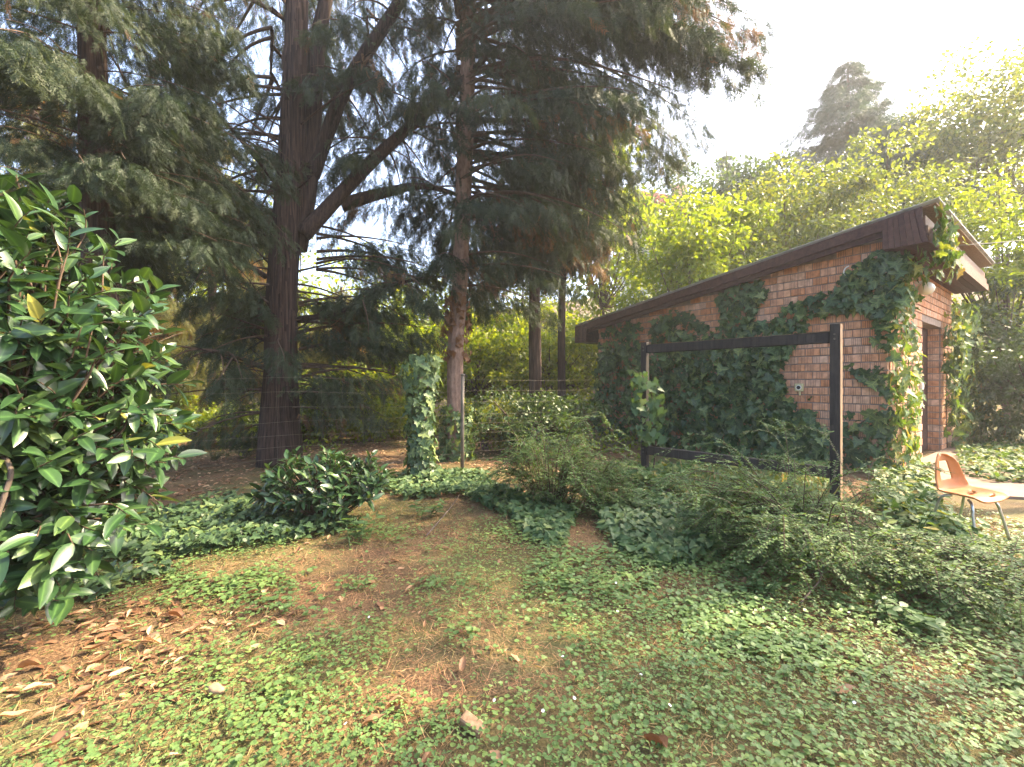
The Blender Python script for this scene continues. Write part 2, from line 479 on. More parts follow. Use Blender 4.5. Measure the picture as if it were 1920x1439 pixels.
IVY = fan([(0, .05), (-.16, .30), (.05, .50), (.30, .30), (.50, .42), (.56, .20), (1.0, 0), (.56, -.20), (.50, -.42), (.30, -.30), (.05, -.50), (-.16, -.30), (0, -.05)], .22, .14)
IVYL = fan([(0, 0), (-.12, .30), (.12, .44), (.55, .26), (1, 0), (.55, -.26), (.12, -.44), (-.12, -.30)], .2, .15)
LAUREL = strip_leaf(1, .40, 5, .16, .20, .85)
OVAL = strip_leaf(1, .52, 3, .15, .12, .85)
ROUND = fan([(.5+.5*math.cos(a), .5*math.sin(a)) for a in np.linspace(math.pi*.93, -math.pi*.93, 7)], .14, .05)
def trefoil():
    Vs = []; Ts = []; n = 0
    for a in (0, 2.1, -2.1):
        v, t = fan([(.06, .0), (.3, .24), (.55, .20), (.62, 0), (.55, -.20), (.3, -.24)], .18, .05)
        c, s_ = math.cos(a), math.sin(a)
        Vs.append(np.stack([v[:, 0]*c-v[:, 1]*s_, v[:, 0]*s_+v[:, 1]*c, v[:, 2]], 1)); Ts.append(t+n); n += len(v)
    return np.concatenate(Vs), np.concatenate(Ts)
TREFOIL = trefoil()
DIAM = (np.array([[0, 0, 0], [.45, .27, .05], [1, 0, -.06], [.45, -.27, .05], [.5, 0, 0]]), np.array([[0, 4, 1], [1, 4, 2], [0, 3, 4], [3, 2, 4]]))
TINY = (np.array([[0, 0, 0], [.5, .28, .04], [1, 0, 0], [.5, -.28, .04]]), np.array([[0, 2, 1], [0, 3, 2]]))
def blade():
    V = []; T = []
    for k, (u, w, z) in enumerate([(0, .035, 0), (.5, .028, .06)]):
        V += [[u, -w, -z], [u, w, -z]]
    V.append([1, 0, -.24])
    return np.array(V), np.array([[0, 1, 3], [0, 3, 2], [2, 3, 4]])
BLADE = blade()
NEEDLE = (np.array([[0, -.012, 0], [0, .012, 0], [.55, .012, .03], [1, .0, 0], [.55, -.012, .03]]), np.array([[0, 2, 1], [0, 4, 2], [4, 3, 2]]))

def spray_tpl(n=6, seed=0, droop=.25):
    """flat fan-like conifer spray: short leafy side shoots along a drooping axis"""
    r = np.random.RandomState(seed); V = []; T = []
    def kite(p, d, L, w):
        d = unit(d); s = np.array([-d[1], d[0], 0]); k = len(V)
        q = [p+s*w*1.25-d*.03, p+d*L, p-s*w*1.25-d*.03]
        V.extend([[x[0], x[1], -droop*x[0]**2-.10*abs(x[1])+r.uniform(-.03, .03)] for x in q])
        T.append([k, k+2, k+1])
    for i in range(n):
        u = (i+.5)/n*.85
        for s in (-1, 1):
            L = (.42*(1-.75*u))*r.uniform(.7, 1.25); an = r.uniform(.5, .95)
            kite(np.array([u+r.uniform(-.04, .04), 0, 0]), np.array([math.cos(an), s*math.sin(an), 0]), L, .045+.02*r.rand())
    kite(np.array([.05, 0, 0]), np.array([1., 0, 0]), .95, .035)
    return np.array(V), np.array(T)
def fine_spray(seed, n=9, m=5, droop=.25):
    """feathery conifer spray: side shoots that carry short scale-leaf shoots themselves"""
    r = np.random.RandomState(seed); V = []; T = []
    def bend(x): return [x[0], x[1], -droop*x[0]**2-.12*abs(x[1])+r.uniform(-.018, .018)]
    def tri(p, d, L, w):
        s_ = np.array([-d[1], d[0]]); k = len(V)
        V.extend([bend(p+s_*w), bend(p+d*L), bend(p-s_*w)]); T.append([k, k+2, k+1])
    tri(np.array([0., 0.]), np.array([1., 0.]), 1.0, .016)
    for i in range(n):
        u = .06+.88*(i+.3*r.rand())/n
        for sg in (-1, 1):
            L = .40*(1-.72*u)*r.uniform(.65, 1.25); an = sg*r.uniform(.55, .95)
            d = np.array([math.cos(an), math.sin(an)]); p = np.array([u, 0.]); tri(p, d, L, .013)
            for j in range(m):
                v = (j+.6)/(m+.4); q = p+d*L*v; a2 = an+(1 if j % 2 else -1)*r.uniform(.45, .8)
                tri(q, np.array([math.cos(a2), math.sin(a2)]), L*.38*(1.1-v*.7)*r.uniform(.8, 1.3), .014)
    return np.array(V), np.array(T)
SPRAYS = [fine_spray(k, 9, 5, .15+.10*k) for k in range(5)]
SPRAYC = [fine_spray(20+k, 7, 3, .2+.1*k) for k in range(4)]
INST = {}
def instanced(name, tpls, key, Ms, pos, scl, rnd, mat, parent):
    """tens of thousands of sprays: one part, sprays placed by geometry nodes"""
    if (key, mat.name) not in INST:
        tos = []
        for k, (tv, tf) in enumerate(tpls):
            tos.append(bpy.data.objects.new('spray', mesh_np('spray', tv, tf, mat)))
        ng = bpy.data.node_groups.new('spray_placement', 'GeometryNodeTree')
        ng.interface.new_socket('Geometry', in_out='INPUT', socket_type='NodeSocketGeometry')
        ng.interface.new_socket('Geometry', in_out='OUTPUT', socket_type='NodeSocketGeometry')
        gi = ng.nodes.new('NodeGroupInput'); go = ng.nodes.new('NodeGroupOutput'); jn = ng.nodes.new('GeometryNodeJoinGeometry')
        def named(nm, dt):
            q = ng.nodes.new('GeometryNodeInputNamedAttribute'); q.data_type = dt; q.inputs['Name'].default_value = nm
            return q.outputs[0]
        rot = named('rot', 'FLOAT_VECTOR'); sc_ = named('scl', 'FLOAT'); var = named('var', 'FLOAT')
        for k, to in enumerate(tos):
            oi = ng.nodes.new('GeometryNodeObjectInfo'); oi.inputs['Object'].default_value = to
            ip = ng.nodes.new('GeometryNodeInstanceOnPoints')
            cp = ng.nodes.new('FunctionNodeCompare'); cp.data_type = 'FLOAT'; cp.operation = 'EQUAL'
            cp.inputs['Epsilon'].default_value = .1; cp.inputs[1].default_value = float(k)
            ng.links.new(var, cp.inputs[0]); ng.links.new(cp.outputs[0], ip.inputs['Selection'])
            ng.links.new(gi.outputs[0], ip.inputs['Points']); ng.links.new(oi.outputs['Geometry'], ip.inputs['Instance'])
            ng.links.new(rot, ip.inputs['Rotation']); ng.links.new(sc_, ip.inputs['Scale'])
            ng.links.new(ip.outputs[0], jn.inputs[0])
        ng.links.new(jn.outputs[0], go.inputs[0])
        INST[(key, mat.name)] = ng
    n = len(pos)
    # euler XYZ of each rotation matrix
    ry = np.arcsin(np.clip(-Ms[:, 2, 0], -1, 1)); rx = np.arctan2(Ms[:, 2, 1], Ms[:, 2, 2]); rz_ = np.arctan2(Ms[:, 1, 0], Ms[:, 0, 0])
    me = bpy.data.meshes.new(name); me.vertices.add(n); me.vertices.foreach_set('co', np.asarray(pos, np.float32).ravel())
    for nm, val in (('scl', scl), ('rnd', rnd), ('var', R.randint(0, len(tpls), n))):
        at = me.attributes.new(nm, 'FLOAT', 'POINT'); at.data.foreach_set('value', np.asarray(val, np.float32))
    at = me.attributes.new('rot', 'FLOAT_VECTOR', 'POINT'); at.data.foreach_set('vector', np.stack([rx, ry, rz_], 1).astype(np.float32).ravel())
    me.materials.append(mat)
    o = obj(name, me, parent, kind='stuff')
    md = o.modifiers.new('sprays', 'NODES'); md.node_group = INST[(key, mat.name)]
    return o

def scatter_multi(tpls, Ms, pos, scl, rnd):
    """several template variants into one mesh"""
    idx = R.randint(0, len(tpls), len(pos)); Vs = []; Ts = []; Rs = []; n = 0
    for k, t in enumerate(tpls):
        s = idx == k
        if not s.any(): continue
        V, T, r = scatter(t, Ms[s], pos[s], np.asarray(scl)[s], rnd[s])
        Vs.append(V); Ts.append(T+n); Rs.append(r); n += len(V)
    return np.concatenate(Vs), np.concatenate(Ts), np.concatenate(Rs)

def foliage(name, tpls, Ms, pos, scl, rnd, mat, parent=None, **kw):
    if not isinstance(tpls, list): tpls = [tpls]
    origin = np.zeros(3)
    V, T, r = scatter_multi(tpls, Ms, pos, scl, rnd)
    return obj(name, mesh_np(name, V, T, mat, {'rnd': r}), parent, kind='stuff', **kw)

def mat4(Mx, pos, s):
    from mathutils import Matrix
    m = Matrix.Identity(4)
    for i in range(3):
        for j in range(3): m[i][j] = float(Mx[i, j]*s)
        m[i][3] = float(pos[i])
    return m

def rib_of(tpl):
    n = len(tpl[0])
    r = np.zeros(n)
    if tpl is IVY: r[[0, 3, 5, 7, 9, 11]] = 1
    elif n % 3 == 0: r[1::3] = 1
    return r

def leaf_plant(parent, tpl, Ms, pos, scl, mat, base, nparts=300, name='leaf', far=True):
    """the leaves that show largest become parts of their own, the rest one joined part (positions in world space)"""
    size = np.asarray(scl)/np.maximum(np.linalg.norm(pos-np.array([0, 0, CAMH]), axis=1), .3)
    pr = proj(np.where(pos[:, 1:2] > .2, pos, pos*0+[0, .2, 0]))
    vis = (pos[:, 1] > .2) & (pr[:, 0] > -30) & (pr[:, 0] < 1950) & (pr[:, 1] > -30) & (pr[:, 1] < 1470)
    order = np.argsort(-(size+vis*10))
    top = order[:nparts]; rest = order[nparts:]
    base = np.asarray(base, float)
    rb = rib_of(tpl); mes = []
    for q in range(4):
        v = tpl[0].copy(); v[:, 2] += (-.10+.09*q)*v[:, 0]**2+(.12*(q-1.5))*v[:, 1]*v[:, 0]; v[:, 1] *= (.86, 1, 1.1, .95)[q]
        v[:, 1] += (.05*(q-1.5))*np.sin(v[:, 0]*2.6)
        mes.append(mesh_np(name, v, tpl[1], mat, {'rib': rb}, True))
    for k in top:
        o = bpy.data.objects.new(name, mes[k % 4])
        o.matrix_local = mat4(Ms[k], pos[k]-base, scl[k])
        link(o, parent)
    if len(rest):
        V, T, r = scatter(tpl, Ms[rest], pos[rest]-base, np.asarray(scl)[rest], R.rand(len(rest)))
        obj('foliage', mesh_np('foliage', V, T, mat, {'rnd': r, 'rib': np.tile(rb, len(rest))}, True), parent, kind='stuff')

def rdir(n):
    return unit(R.normal(size=(n, 3)))

# ------------------------------------------------------------------ ground
gx = np.concatenate([np.linspace(-600, -30, 24, endpoint=False), np.linspace(-30, -8, 40, endpoint=False), np.linspace(-8, 10, 90, endpoint=False), np.linspace(10, 40, 44, endpoint=False), np.linspace(40, 600, 24)])
gy = np.concatenate([np.linspace(-60, 0, 12, endpoint=False), np.linspace(0, 16, 90, endpoint=False), np.linspace(16, 60, 60, endpoint=False), np.linspace(60, 900, 24)])
XX, YY = np.meshgrid(gx, gy)
ZZ = terrain(XX, YY)
nx, ny = len(gx), len(gy)
ii = np.arange(nx*ny).reshape(ny, nx)
Q = np.stack([ii[:-1, :-1], ii[:-1, 1:], ii[1:, 1:], ii[1:, :-1]], -1).reshape(-1, 4)
obj('ground', mesh_np('ground', np.stack([XX, YY, ZZ], -1).reshape(-1, 3), Q, M['soil'], None, True), kind='structure')

# ------------------------------------------------------------------ shed (local x = along the door wall, y = along the side wall)
VR = 2060.0
dR = unit(np.array([VR-960, F])); dL = np.array([-dR[1], dR[0]])
C0 = np.array([(1665-960)/F*7.54, 7.54])
SH_RZ = math.atan2(dR[1], dR[0])
def S(x, y, z=0.0):
    """shed-local to world"""
    p = C0+np.multiply.outer(np.asarray(x, float), dR)+np.multiply.outer(np.asarray(y, float), dL)
    return np.concatenate([p, np.broadcast_to(np.asarray(z, float)[..., None] if np.ndim(z) else np.array([float(z)]), p.shape[:-1]+(1,))], -1)
def side_hit(px, py, off=0.0):
    """shed-local (y,z) on the plane x=-off seen at (px,py)"""
    k = (np.asarray(px, float)-960)/F
    c = (C0[0]-off*dR[0], C0[1]-off*dR[1])
    t = (c[0]-k*c[1])/(k*dL[1]-dL[0]); Y = c[1]+t*dL[1]
    return t, CAMH-(np.asarray(py, float)-719.5)/F*Y
def front_hit(px, py, off=0.0):
    k = (np.asarray(px, float)-960)/F
    c = (C0[0]-off*dL[0], C0[1]-off*dL[1])
    s = (c[0]-k*c[1])/(k*dR[1]-dR[0]); Y = c[1]+s*dR[1]
    return s, CAMH-(np.asarray(py, float)-719.5)/F*Y
SL = 6.3; SW = 5.2; SLOPE = .152; ZR = 4.16
def roofz(y): return ZR-SLOPE*y
shed = empty('brick_shed', (*C0, 0), 'brick shed with sloping roof, partly overgrown by ivy', 'shed', rz=SH_RZ)
WTH = .28
OP0, OP1, OPZ = 2.3, 4.15, 2.74        # doorway
mb = MB()
def prism_y(mb, x0, x1, y0, y1, z0, f):
    """wall running along y with a sloping top"""
    V = [[x0, y0, z0], [x1, y0, z0], [x1, y1, z0], [x0, y1, z0], [x0, y0, f(y0)], [x1, y0, f(y0)], [x1, y1, f(y1)], [x0, y1, f(y1)]]
    mb.add(V, [[3, 2, 1, 0], [4, 5, 6, 7], [0, 1, 5, 4], [1, 2, 6, 5], [2, 3, 7, 6], [3, 0, 4, 7]])
top = lambda y: roofz(y)-.14
prism_y(mb, 0, WTH, 0, SL, -.1, top)
prism_y(mb, SW-WTH, SW, 0, SL, -.1, top)
mb.box((WTH, SL-WTH, -.1), (SW-WTH, SL, top(SL)-.02))
mb.box((WTH, .001, -.1), (OP0, WTH, top(WTH)))
mb.box((OP1, .001, -.1), (SW-WTH, WTH, top(WTH)))
mb.box((OP0, .001, OPZ), (OP1, WTH, top(WTH)))
mb.build('wall', M['mortar'], shed)
# bricks
BL, BH, BD, JX, JZ = .230, .122, .045, .016, .022
def brick_mesh(L, grid=True):
    mb = MB().bevbox((0, -.020, 0), (L, BD-.020, BH), .004)
    V = np.concatenate(mb.v)
    return mb, V
def brick_data(L):
    mb, V = brick_mesh(L)
    me = mb.mesh('brick', M['brick'], False, {'bx': np.clip(V[:, 0]/L, 0, 1)})
    return me
slots = []   # (wall, along, z, length)
rows = int(4.3/(BH+JZ))
for k in range(rows):
    z = k*(BH+JZ)+.004
    # side wall: distance from the corner along y
    y = 0.0; first = True
    while y < SL-.05:
        L = BL if not (first and k % 2) else BL/2-.007
        L = min(L, SL-y)
        if z+BH < top(y+L)-.01: slots.append(('side', y, z, L))
        y += L+JX; first = False
    s = BD+.012; first = True
    while s < SW-.05:
        L = BL if not (first and k % 2 == 0) else BL/2-.007
        L = min(L, SW-s)
        inside = s+L > OP0 and s < OP1 and z < OPZ
        if inside:
            if s < OP0-.06: L = OP0-s
            elif s+L > OP1+.06 and s < OP1: s2 = OP1; L = s+L-OP1; slots.append(('front', s2, z, L)); s = s2+L+JX; first = False; continue
            else: L = 0
        if L > .05 and z+BH < top(0)-.16: slots.append(('front', s, z, L))
        s += (L if L > 0 else BL)+JX; first = False
    # reveal of the doorway, facing the camera
    if z+BH < OPZ:
        slots.append(('reveal', .035, z, WTH-.035))
# how large each shows
def slot_world(sl):
    w, a, z, L = sl
    if w == 'side': return S(0, a+L/2, z+.06)
    if w == 'front': return S(a+L/2, 0, z+.06)
    return S(OP1, a+L/2, z+.06)
def slot_area(sl):
    w, a, z, L = sl
    e = {'side': (S(0, a, z), S(0, a+L, z), S(0, a, z+BH)), 'front': (S(a, 0, z), S(a+L, 0, z), S(a, 0, z+BH)), 'reveal': (S(OP1, a, z), S(OP1, a+L, z), S(OP1, a, z+BH))}[w]
    p = proj(np.array(e))
    return abs((p[1]-p[0])[0]*(p[2]-p[0])[1]-(p[1]-p[0])[1]*(p[2]-p[0])[0])
slots.sort(key=lambda q: -slot_area(q))
cache = {}
def slot_matrix(sl):
    w, a, z, L = sl
    from mathutils import Matrix
    jit = R.uniform(-.003, .003)
    if w == 'side':      # local brick x -> -y of the shed (left to right seen from outside), y -> +x
        return Matrix(((0, 1, 0, jit), (-1, 0, 0, a+L), (0, 0, 1, z), (0, 0, 0, 1)))
    if w == 'front':
        return Matrix(((1, 0, 0, a), (0, 1, 0, jit), (0, 0, 1, z), (0, 0, 0, 1)))
    return Matrix(((0, 1, 0, OP1+jit), (-1, 0, 0, a+L), (0, 0, 1, z), (0, 0, 0, 1)))
rest = MB(); rest_bx = []; rest_rnd = []
for k, sl in enumerate(slots):
    L = round(sl[3], 3)
    if k < 300:
        if L not in cache: cache[L] = brick_data(L)
        o = bpy.data.objects.new('brick', cache[L]); o.matrix_local = slot_matrix(sl); link(o, shed)
    else:
        mb, V = brick_mesh(L)
        Mx = np.array(slot_matrix(sl))
        rest.add(V @ Mx[:3, :3].T+Mx[:3, 3], mb.q[0] if len(mb.q) == 1 else np.concatenate(mb.q), np.concatenate(mb.t))
        rest_bx.append(np.clip(V[:, 0]/L, 0, 1)); rest_rnd.append(np.full(len(V), R.rand()))
obj('brickwork', rest.mesh('brickwork', M['brick'], False, {'bx': np.concatenate(rest_bx), 'rnd': np.concatenate(rest_rnd)}), shed, kind='stuff')
# door deep in the opening
dmb = MB().bevbox((OP0+.01, WTH-.06, .02), (OP1-.005, WTH-.01, OPZ-.01), .004)
door = dmb.build('door', M['brown_wood'], shed)
MB().tube([(OP0+.15, WTH-.06, 1.15), (OP0+.15, WTH-.13, 1.15), (OP0+.27, WTH-.13, 1.15)], .011, 8).build('door_handle', M['chrome'], door)
# roof
RK = .28             # rake overhang beyond the side wall
EV = .68             # eave overhang beyond the door wall
y0, y1 = -EV, SL+.62
def slab(mb, x0, x1, ya, yb, off, th):
    V = []
    for o in (off-th, off):
        for (x, y) in ((x0, ya), (x1, ya), (x1, yb), (x0, yb)): V.append([x, y, roofz(y)+o])
    mb.add(V, [[3, 2, 1, 0], [4, 5, 6, 7], [0, 1, 5, 4], [1, 2, 6, 5], [2, 3, 7, 6], [3, 0, 4, 7]])
# corrugated sheet : ribs run up the slope
mb = MB(); xs = np.arange(-RK-.03, SW+.5, .042); n = len(xs)
hh = .016*np.cos(np.arange(n)*math.pi)
V = []
for y in np.linspace(y0, y1, 4):
    for th in (0, .008):
        for x, h in zip(xs, hh): V.append([x, y, roofz(y)+.02+h+th])
V = np.array(V); Q = []
for k in range(3):
    for j in range(n-1):
        a = k*2*n+j; b_ = (k+1)*2*n+j
        Q += [[a+n, a+n+1, b_+n+1, b_+n], [a, b_, b_+1, a+1]]
for j in range(n-1): Q += [[j, j+1, j+1+n, j+n], [6*n+j, 6*n+j+n, 6*n+j+1+n, 6*n+j+1]]
for k in range(3): Q += [[k*2*n, k*2*n+n, (k+1)*2*n+n, (k+1)*2*n], [k*2*n+n-1, (k+1)*2*n+n-1, (k+1)*2*n+2*n-1, k*2*n+2*n-1]]
mb.add(V, Q)
roof = mb.build('roof', M['metal_sheet'], shed)
mb = MB(); slab(mb, -RK+.02, SW+.45, y0+.04, y1-.03, -.004, .022); mb.build('roof_boarding', M['raw_wood'], shed)
# sloping boards along the rake
mb = MB(); slab(mb, -RK-.028, -RK+.018, y0+.2, y1, -.008, .17); mb.build('rake_board', M['brown_wood'], shed)
mb = MB(); slab(mb, -RK+.025, -RK+.07, .02, y1-.45, -.15, .12); mb.build('rake_trim', M['brown_wood'], shed)
# boxed eave: cladding boards at its end, fascia and soffit boards
ZS = 3.66; yb0, yb1 = -.56, .0
nb = 7
sh = lambda y: .10*(yb1-y)/(yb1-yb0)
for k in range(nb):
    ya = yb0+(yb1-yb0)*k/nb+.004; yb = yb0+(yb1-yb0)*(k+1)/nb-.004
    V = []
    for x in (-RK-.05-.006*(k % 2), -RK-.03+.004):
        for (y, z) in ((ya, ZS), (yb, ZS), (yb+sh(yb), roofz(yb+sh(yb))-.03), (ya+sh(ya), roofz(ya+sh(ya))-.03)): V.append([x, y, z])
    MB().add(V, [[0, 1, 2, 3], [7, 6, 5, 4], [0, 4, 5, 1], [1, 5, 6, 2], [2, 6, 7, 3], [3, 7, 4, 0]]).build('cladding_board', M['brown_wood'], shed)
for k, (za, zb, dy) in enumerate([(ZS-.01, ZS+.13, 0), (ZS+.134, ZS+.26, .03), (ZS+.264, ZS+.42, .06)]):
    MB().box((-RK-.02, yb0-.02+dy, za), (SW+.42, yb0+.005+dy, zb)).build('fascia_board', M['brown_light'], shed)
for k in range(5):
    ya = yb0+.012+k*.109
    MB().box((-RK-.02, ya, ZS), (SW+.42, ya+.103, ZS+.02)).build('soffit_board', M['brown_wood'], shed)
# low eave end box at the far left
ZL = roofz(y1)-.46
for k in range(9):
    ya = y1-.02-.42+k*.047
    MB().box((-RK-.05, ya, ZL), (-RK-.03, ya+.043, roofz(ya+.043)-.10)).build('cladding_board', M['brown_wood'], shed)
MB().box((-RK-.025, y1-.46, ZL), (SW+.42, y1-.03, ZL+.02)).build('soffit_board', M['brown_wood'], shed)
MB().box((-RK-.03, y1-.026, ZL), (SW+.42, y1-.004, roofz(y1)-.03)).build('fascia_board', M['brown_wood'], shed)

def uvsphere(mb, c, r, n=20, m=12, zs=1.0):
    V = []; Q = []
    for i in range(m+1):
        t = math.pi*i/m
        for j in range(n):
            a = 2*math.pi*j/n
            V.append([c[0]+r*math.sin(t)*math.cos(a), c[1]+r*math.sin(t)*math.sin(a), c[2]+r*zs*math.cos(t)])
    for i in range(m):
        for j in range(n): Q.append([i*n+j, (i+1)*n+j, (i+1)*n+(j+1) % n, i*n+(j+1) % n])
    return mb.add(V, Q)
# wall lamp, socket, switch, cable hook : own things fixed to the shed
ls, lz = front_hit(1741, 541, .2)
p = S(ls, -.17, lz)
lamp = empty('wall_lamp', p, 'white glass globe lamp under the eave above the doorway', 'lamp', rz=SH_RZ)
uvsphere(MB(), (0, 0, 0), .125).build('globe', M['opal'], lamp, True)
MB().tube([(0, .16, .13), (0, .03, .13), (0, .0, .115)], [.03, .028, .05], 12).build('bracket', M['white'], lamp)
t_, z_ = side_hit(1499, 727, .02)
sk = empty('electrical_socket', S(-.012, t_, z_), 'small yellowed electrical socket on the brick side wall', 'socket', rz=SH_RZ)
MB().bevbox((-.05, -.075, -.075), (0, .075, .075), .012).build('box', M['socket'], sk)
MB().tube([(-.051, 0, .0), (-.056, 0, .0)], [.05, .048], 16).build('face', M['white'], sk)
MB().tube([(-.0565, 0, 0), (-.058, 0, 0)], [.034, .034], 16).build('recess_shade', M['dark'], sk)  # raised dark disc paints the shade of the socket's hollow
MB().tube([(-.02, -.01, -.076), (-.02, -.01, -.15)], .016, 8).build('cable_entry', M['socket'], sk)
s_, z_ = front_hit(1727, 724, .03)
sw = empty('light_switch', S(s_, -.012, z_), 'white switch box beside the doorway of the shed', 'switch', rz=SH_RZ)
MB().bevbox((-.06, -.05, -.075), (.06, 0, .075), .01).build('box', M['white'], sw)
MB().bevbox((-.035, -.058, -.03), (.035, -.051, .03), .004).build('rocker', M['white'], sw)
pts = [side_hit(a, b, .05) for a, b in ((1592, 499), (1586, 503), (1583, 509), (1584, 515), (1589, 517))]
pts = curve([S(-.05-.01*k, q[0], q[1]) for k, q in enumerate(pts)], 6)
MB().tube(pts, .011, 8).build('cable_hook', M['white'], smooth=True, label='short curved white cable end sticking out of the brick wall', cat='cable')
pa = S(1.2, -EV+.02, 3.86); pb = np.array([13.5, 7.2, 4.6])
cb = [pa+(pb-pa)*u+np.array([0, 0, -.5*u*(1-u)]) for u in np.linspace(0, 1, 24)]
MB().tube(cb, .006, 6).build('overhead_cable', M['cable'], smooth=True, label='grey overhead cable running from the shed eave to the right', cat='cable')

# ------------------------------------------------------------------ timber frame in front of the shed
A = np.array([3.86, 5.40]); B = np.array([2.14, 7.30])
d = unit(A-B); LEN = np.linalg.norm(A-B)
fr = empty('timber_frame', (*B, 0), 'black timber frame of two posts and two rails before the ivy wall', 'frame', rz=math.atan2(d[1], d[0]))
MB().bevbox((-.05, -.045, -.2), (.05, .045, 2.16), .006).build('post', M['black_wood'], fr)
mb = MB().bevbox((LEN-.055, -.05, -.2), (LEN+.05, .05, 2.21), .006); o = mb.build('post', M['black_wood'], fr)
MB().bevbox((LEN+.0505, -.048, -.1), (LEN+.0545, .048, 2.205), .001).build('sunlit_face', M['raw_wood'], o, label='sunlit tan face of the post')  # thin tan slat: sunlight on this black post face put into colour
MB().bevbox((.052, -.03, 1.985), (LEN-.057, .03, 2.12), .008).build('rail', M['black_wood'], fr)
MB().bevbox((.052, -.03, .365), (LEN-.057, .03, .50), .008).build('rail', M['black_wood'], fr)
for x_ in (.0, LEN-.003):
    for z_ in (.405, .46, 2.03, 2.085):
        MB().tube([(x_, -.044, z_), (x_, -.062, z_)], [.014, .012], 6).build('bolt', M['rust'], fr)
MB().box((.06, -.028, 2.1205), (LEN-.06, .028, 2.1235)).build('sunlit_rail_top', M['raw_wood'], fr, label='sunlit pale upper edge of the top rail')  # tan strip paints the sun lying along the rail's upper edge

# ------------------------------------------------------------------ paving by the door
pv = [S(-.9, -1.35), S(.2, -2.9), np.array([7.0, 3.2, 0]), np.array([11.5, 6.0, 0]), S(5.0, -.02), S(.4, -.02), S(-.4, -.35)]
V = [[p[0], p[1], .035] for p in pv]+[[p[0], p[1], -.1] for p in pv]
n = len(pv)
me = bpy.data.meshes.new('paving')
me.from_pydata([tuple(map(float, v)) for v in V], [], [list(range(n))]+[[k, k+n, (k+1) % n+n, (k+1) % n] for k in range(n)])
me.materials.append(M['concrete'])
obj('paving', me, kind='structure')

# ------------------------------------------------------------------ orange chair
ch = empty('plastic_chair', (0, 0, 0), 'faded orange moulded plastic chair with steel legs beside the shed', 'chair')
from mathutils import Matrix, Vector, Euler
fx = np.array([-dL[0], -dL[1]])        # the chair faces away from the door wall
ch.location = (4.42, 4.40, .05)
ch.scale = (.88, .88, .88)
ch.rotation_euler = Euler((rad(5), rad(-9), 0)).to_matrix().to_4x4().to_euler()
ch.rotation_mode = 'QUATERNION'
ch.rotation_quaternion = (Matrix.Rotation(math.atan2(fx[1], fx[0])-rad(30), 4, 'Z') @ Matrix.Rotation(rad(5), 4, 'X') @ Matrix.Rotation(rad(5), 4, 'Y')).to_quaternion()
# local: x forward, y left, z up.  shell profile from the front lip to the top of the back
prof = curve([(.24, .425), (.20, .447), (.05, .440), (-.10, .425), (-.19, .445), (-.235, .52), (-.262, .62), (-.29, .74), (-.315, .83)], 5)
np_ = len(prof); nw = 17
V = np.zeros((np_, nw, 3))
for i, (x, z) in enumerate(prof):
    u = i/(np_-1)
    hw = np.interp(u, [0, .08, .35, .5, .7, .86, .95, 1], [.185, .205, .215, .215, .195, .155, .105, .045])
    for j in range(nw):
        v = -1+2*j/(nw-1)
        lift = .035*abs(v)**3*(1-sstep(.45, .7, u)) if u < .7 else 0
        fwd = .06*abs(v)**2.2*sstep(.35, .62, u)
        V[i, j] = (x+fwd, v*hw, z+lift)
me = bpy.data.meshes.new('seat_shell')
ii = np.arange(np_*nw).reshape(np_, nw)
Q = []
for i in range(np_-1):
    for j in range(nw-1):
        u = (i+.5)/(np_-1); v = abs(-1+2*(j+.5)/(nw-1))
        if .66 < u < .88 and v < .36: continue
        Q.append([ii[i, j], ii[i+1, j], ii[i+1, j+1], ii[i, j+1]])
me = mesh_np('seat_shell', V.reshape(-1, 3), np.array(Q), M['orange'], None, True)
o = obj('seat_shell', me, ch)
md = o.modifiers.new('thick', 'SOLIDIFY'); md.thickness = .022; md.offset = -1
md = o.modifiers.new('sub', 'SUBSURF'); md.levels = 1; md.render_levels = 1
for sx in (1, -1):
    for sy in (1, -1):
        pts = curve([(.08*sx, .10*sy, .415), (.15*sx, .15*sy, .38), (.19*sx, .18*sy, .22), (.24*sx-.0, .205*sy, .0)], 5)
        MB().tube(pts, .0135, 10).build('leg', M['chrome'], ch, True)

# dry leaves on the seat
def dry_leaf_mesh(seed, W=.42, curl=.25):
    r = np.random.RandomState(seed); V, T = strip_leaf(1, W, 5, .15+r.rand()*.5, 0)
    V = V.copy(); V[:, 2] += curl*(V[:, 0]-.5)**2+.06*np.sin(V[:, 0]*7+seed)+r.uniform(-.015, .015, len(V)); V[:, 0] -= .5
    V[:, 1] += .12*np.sin(V[:, 0]*3+seed)
    return mesh_np('dry_leaf', V, T, M['dryleaf'], {'rnd': np.full(len(V), r.rand()*.01)}, True)
DRY = [dry_leaf_mesh(k, .30+.05*k, .15+.1*(k % 4)) for k in range(7)]
ch_m = Matrix.Translation(ch.location) @ ch.rotation_quaternion.to_matrix().to_4x4() @ Matrix.Scale(.88, 4)
for k, (x, y, s, lab) in enumerate([(.02, .03, .11, 'largest curled dry leaf on the orange chair seat'), (.06, -.03, .07, 'small dry leaf beside the largest one on the chair seat'), (.16, .08, .09, 'pale dry leaf near the front edge of the chair seat')]):
    q = ch_m @ Vector((x, y, .470))
    o = bpy.data.objects.new('dry_leaf', DRY[k]); o.location = q; o.rotation_euler = (.1, .1, k*1.9); o.scale = (s,)*3
    link(o); tag(o, lab, 'leaf')

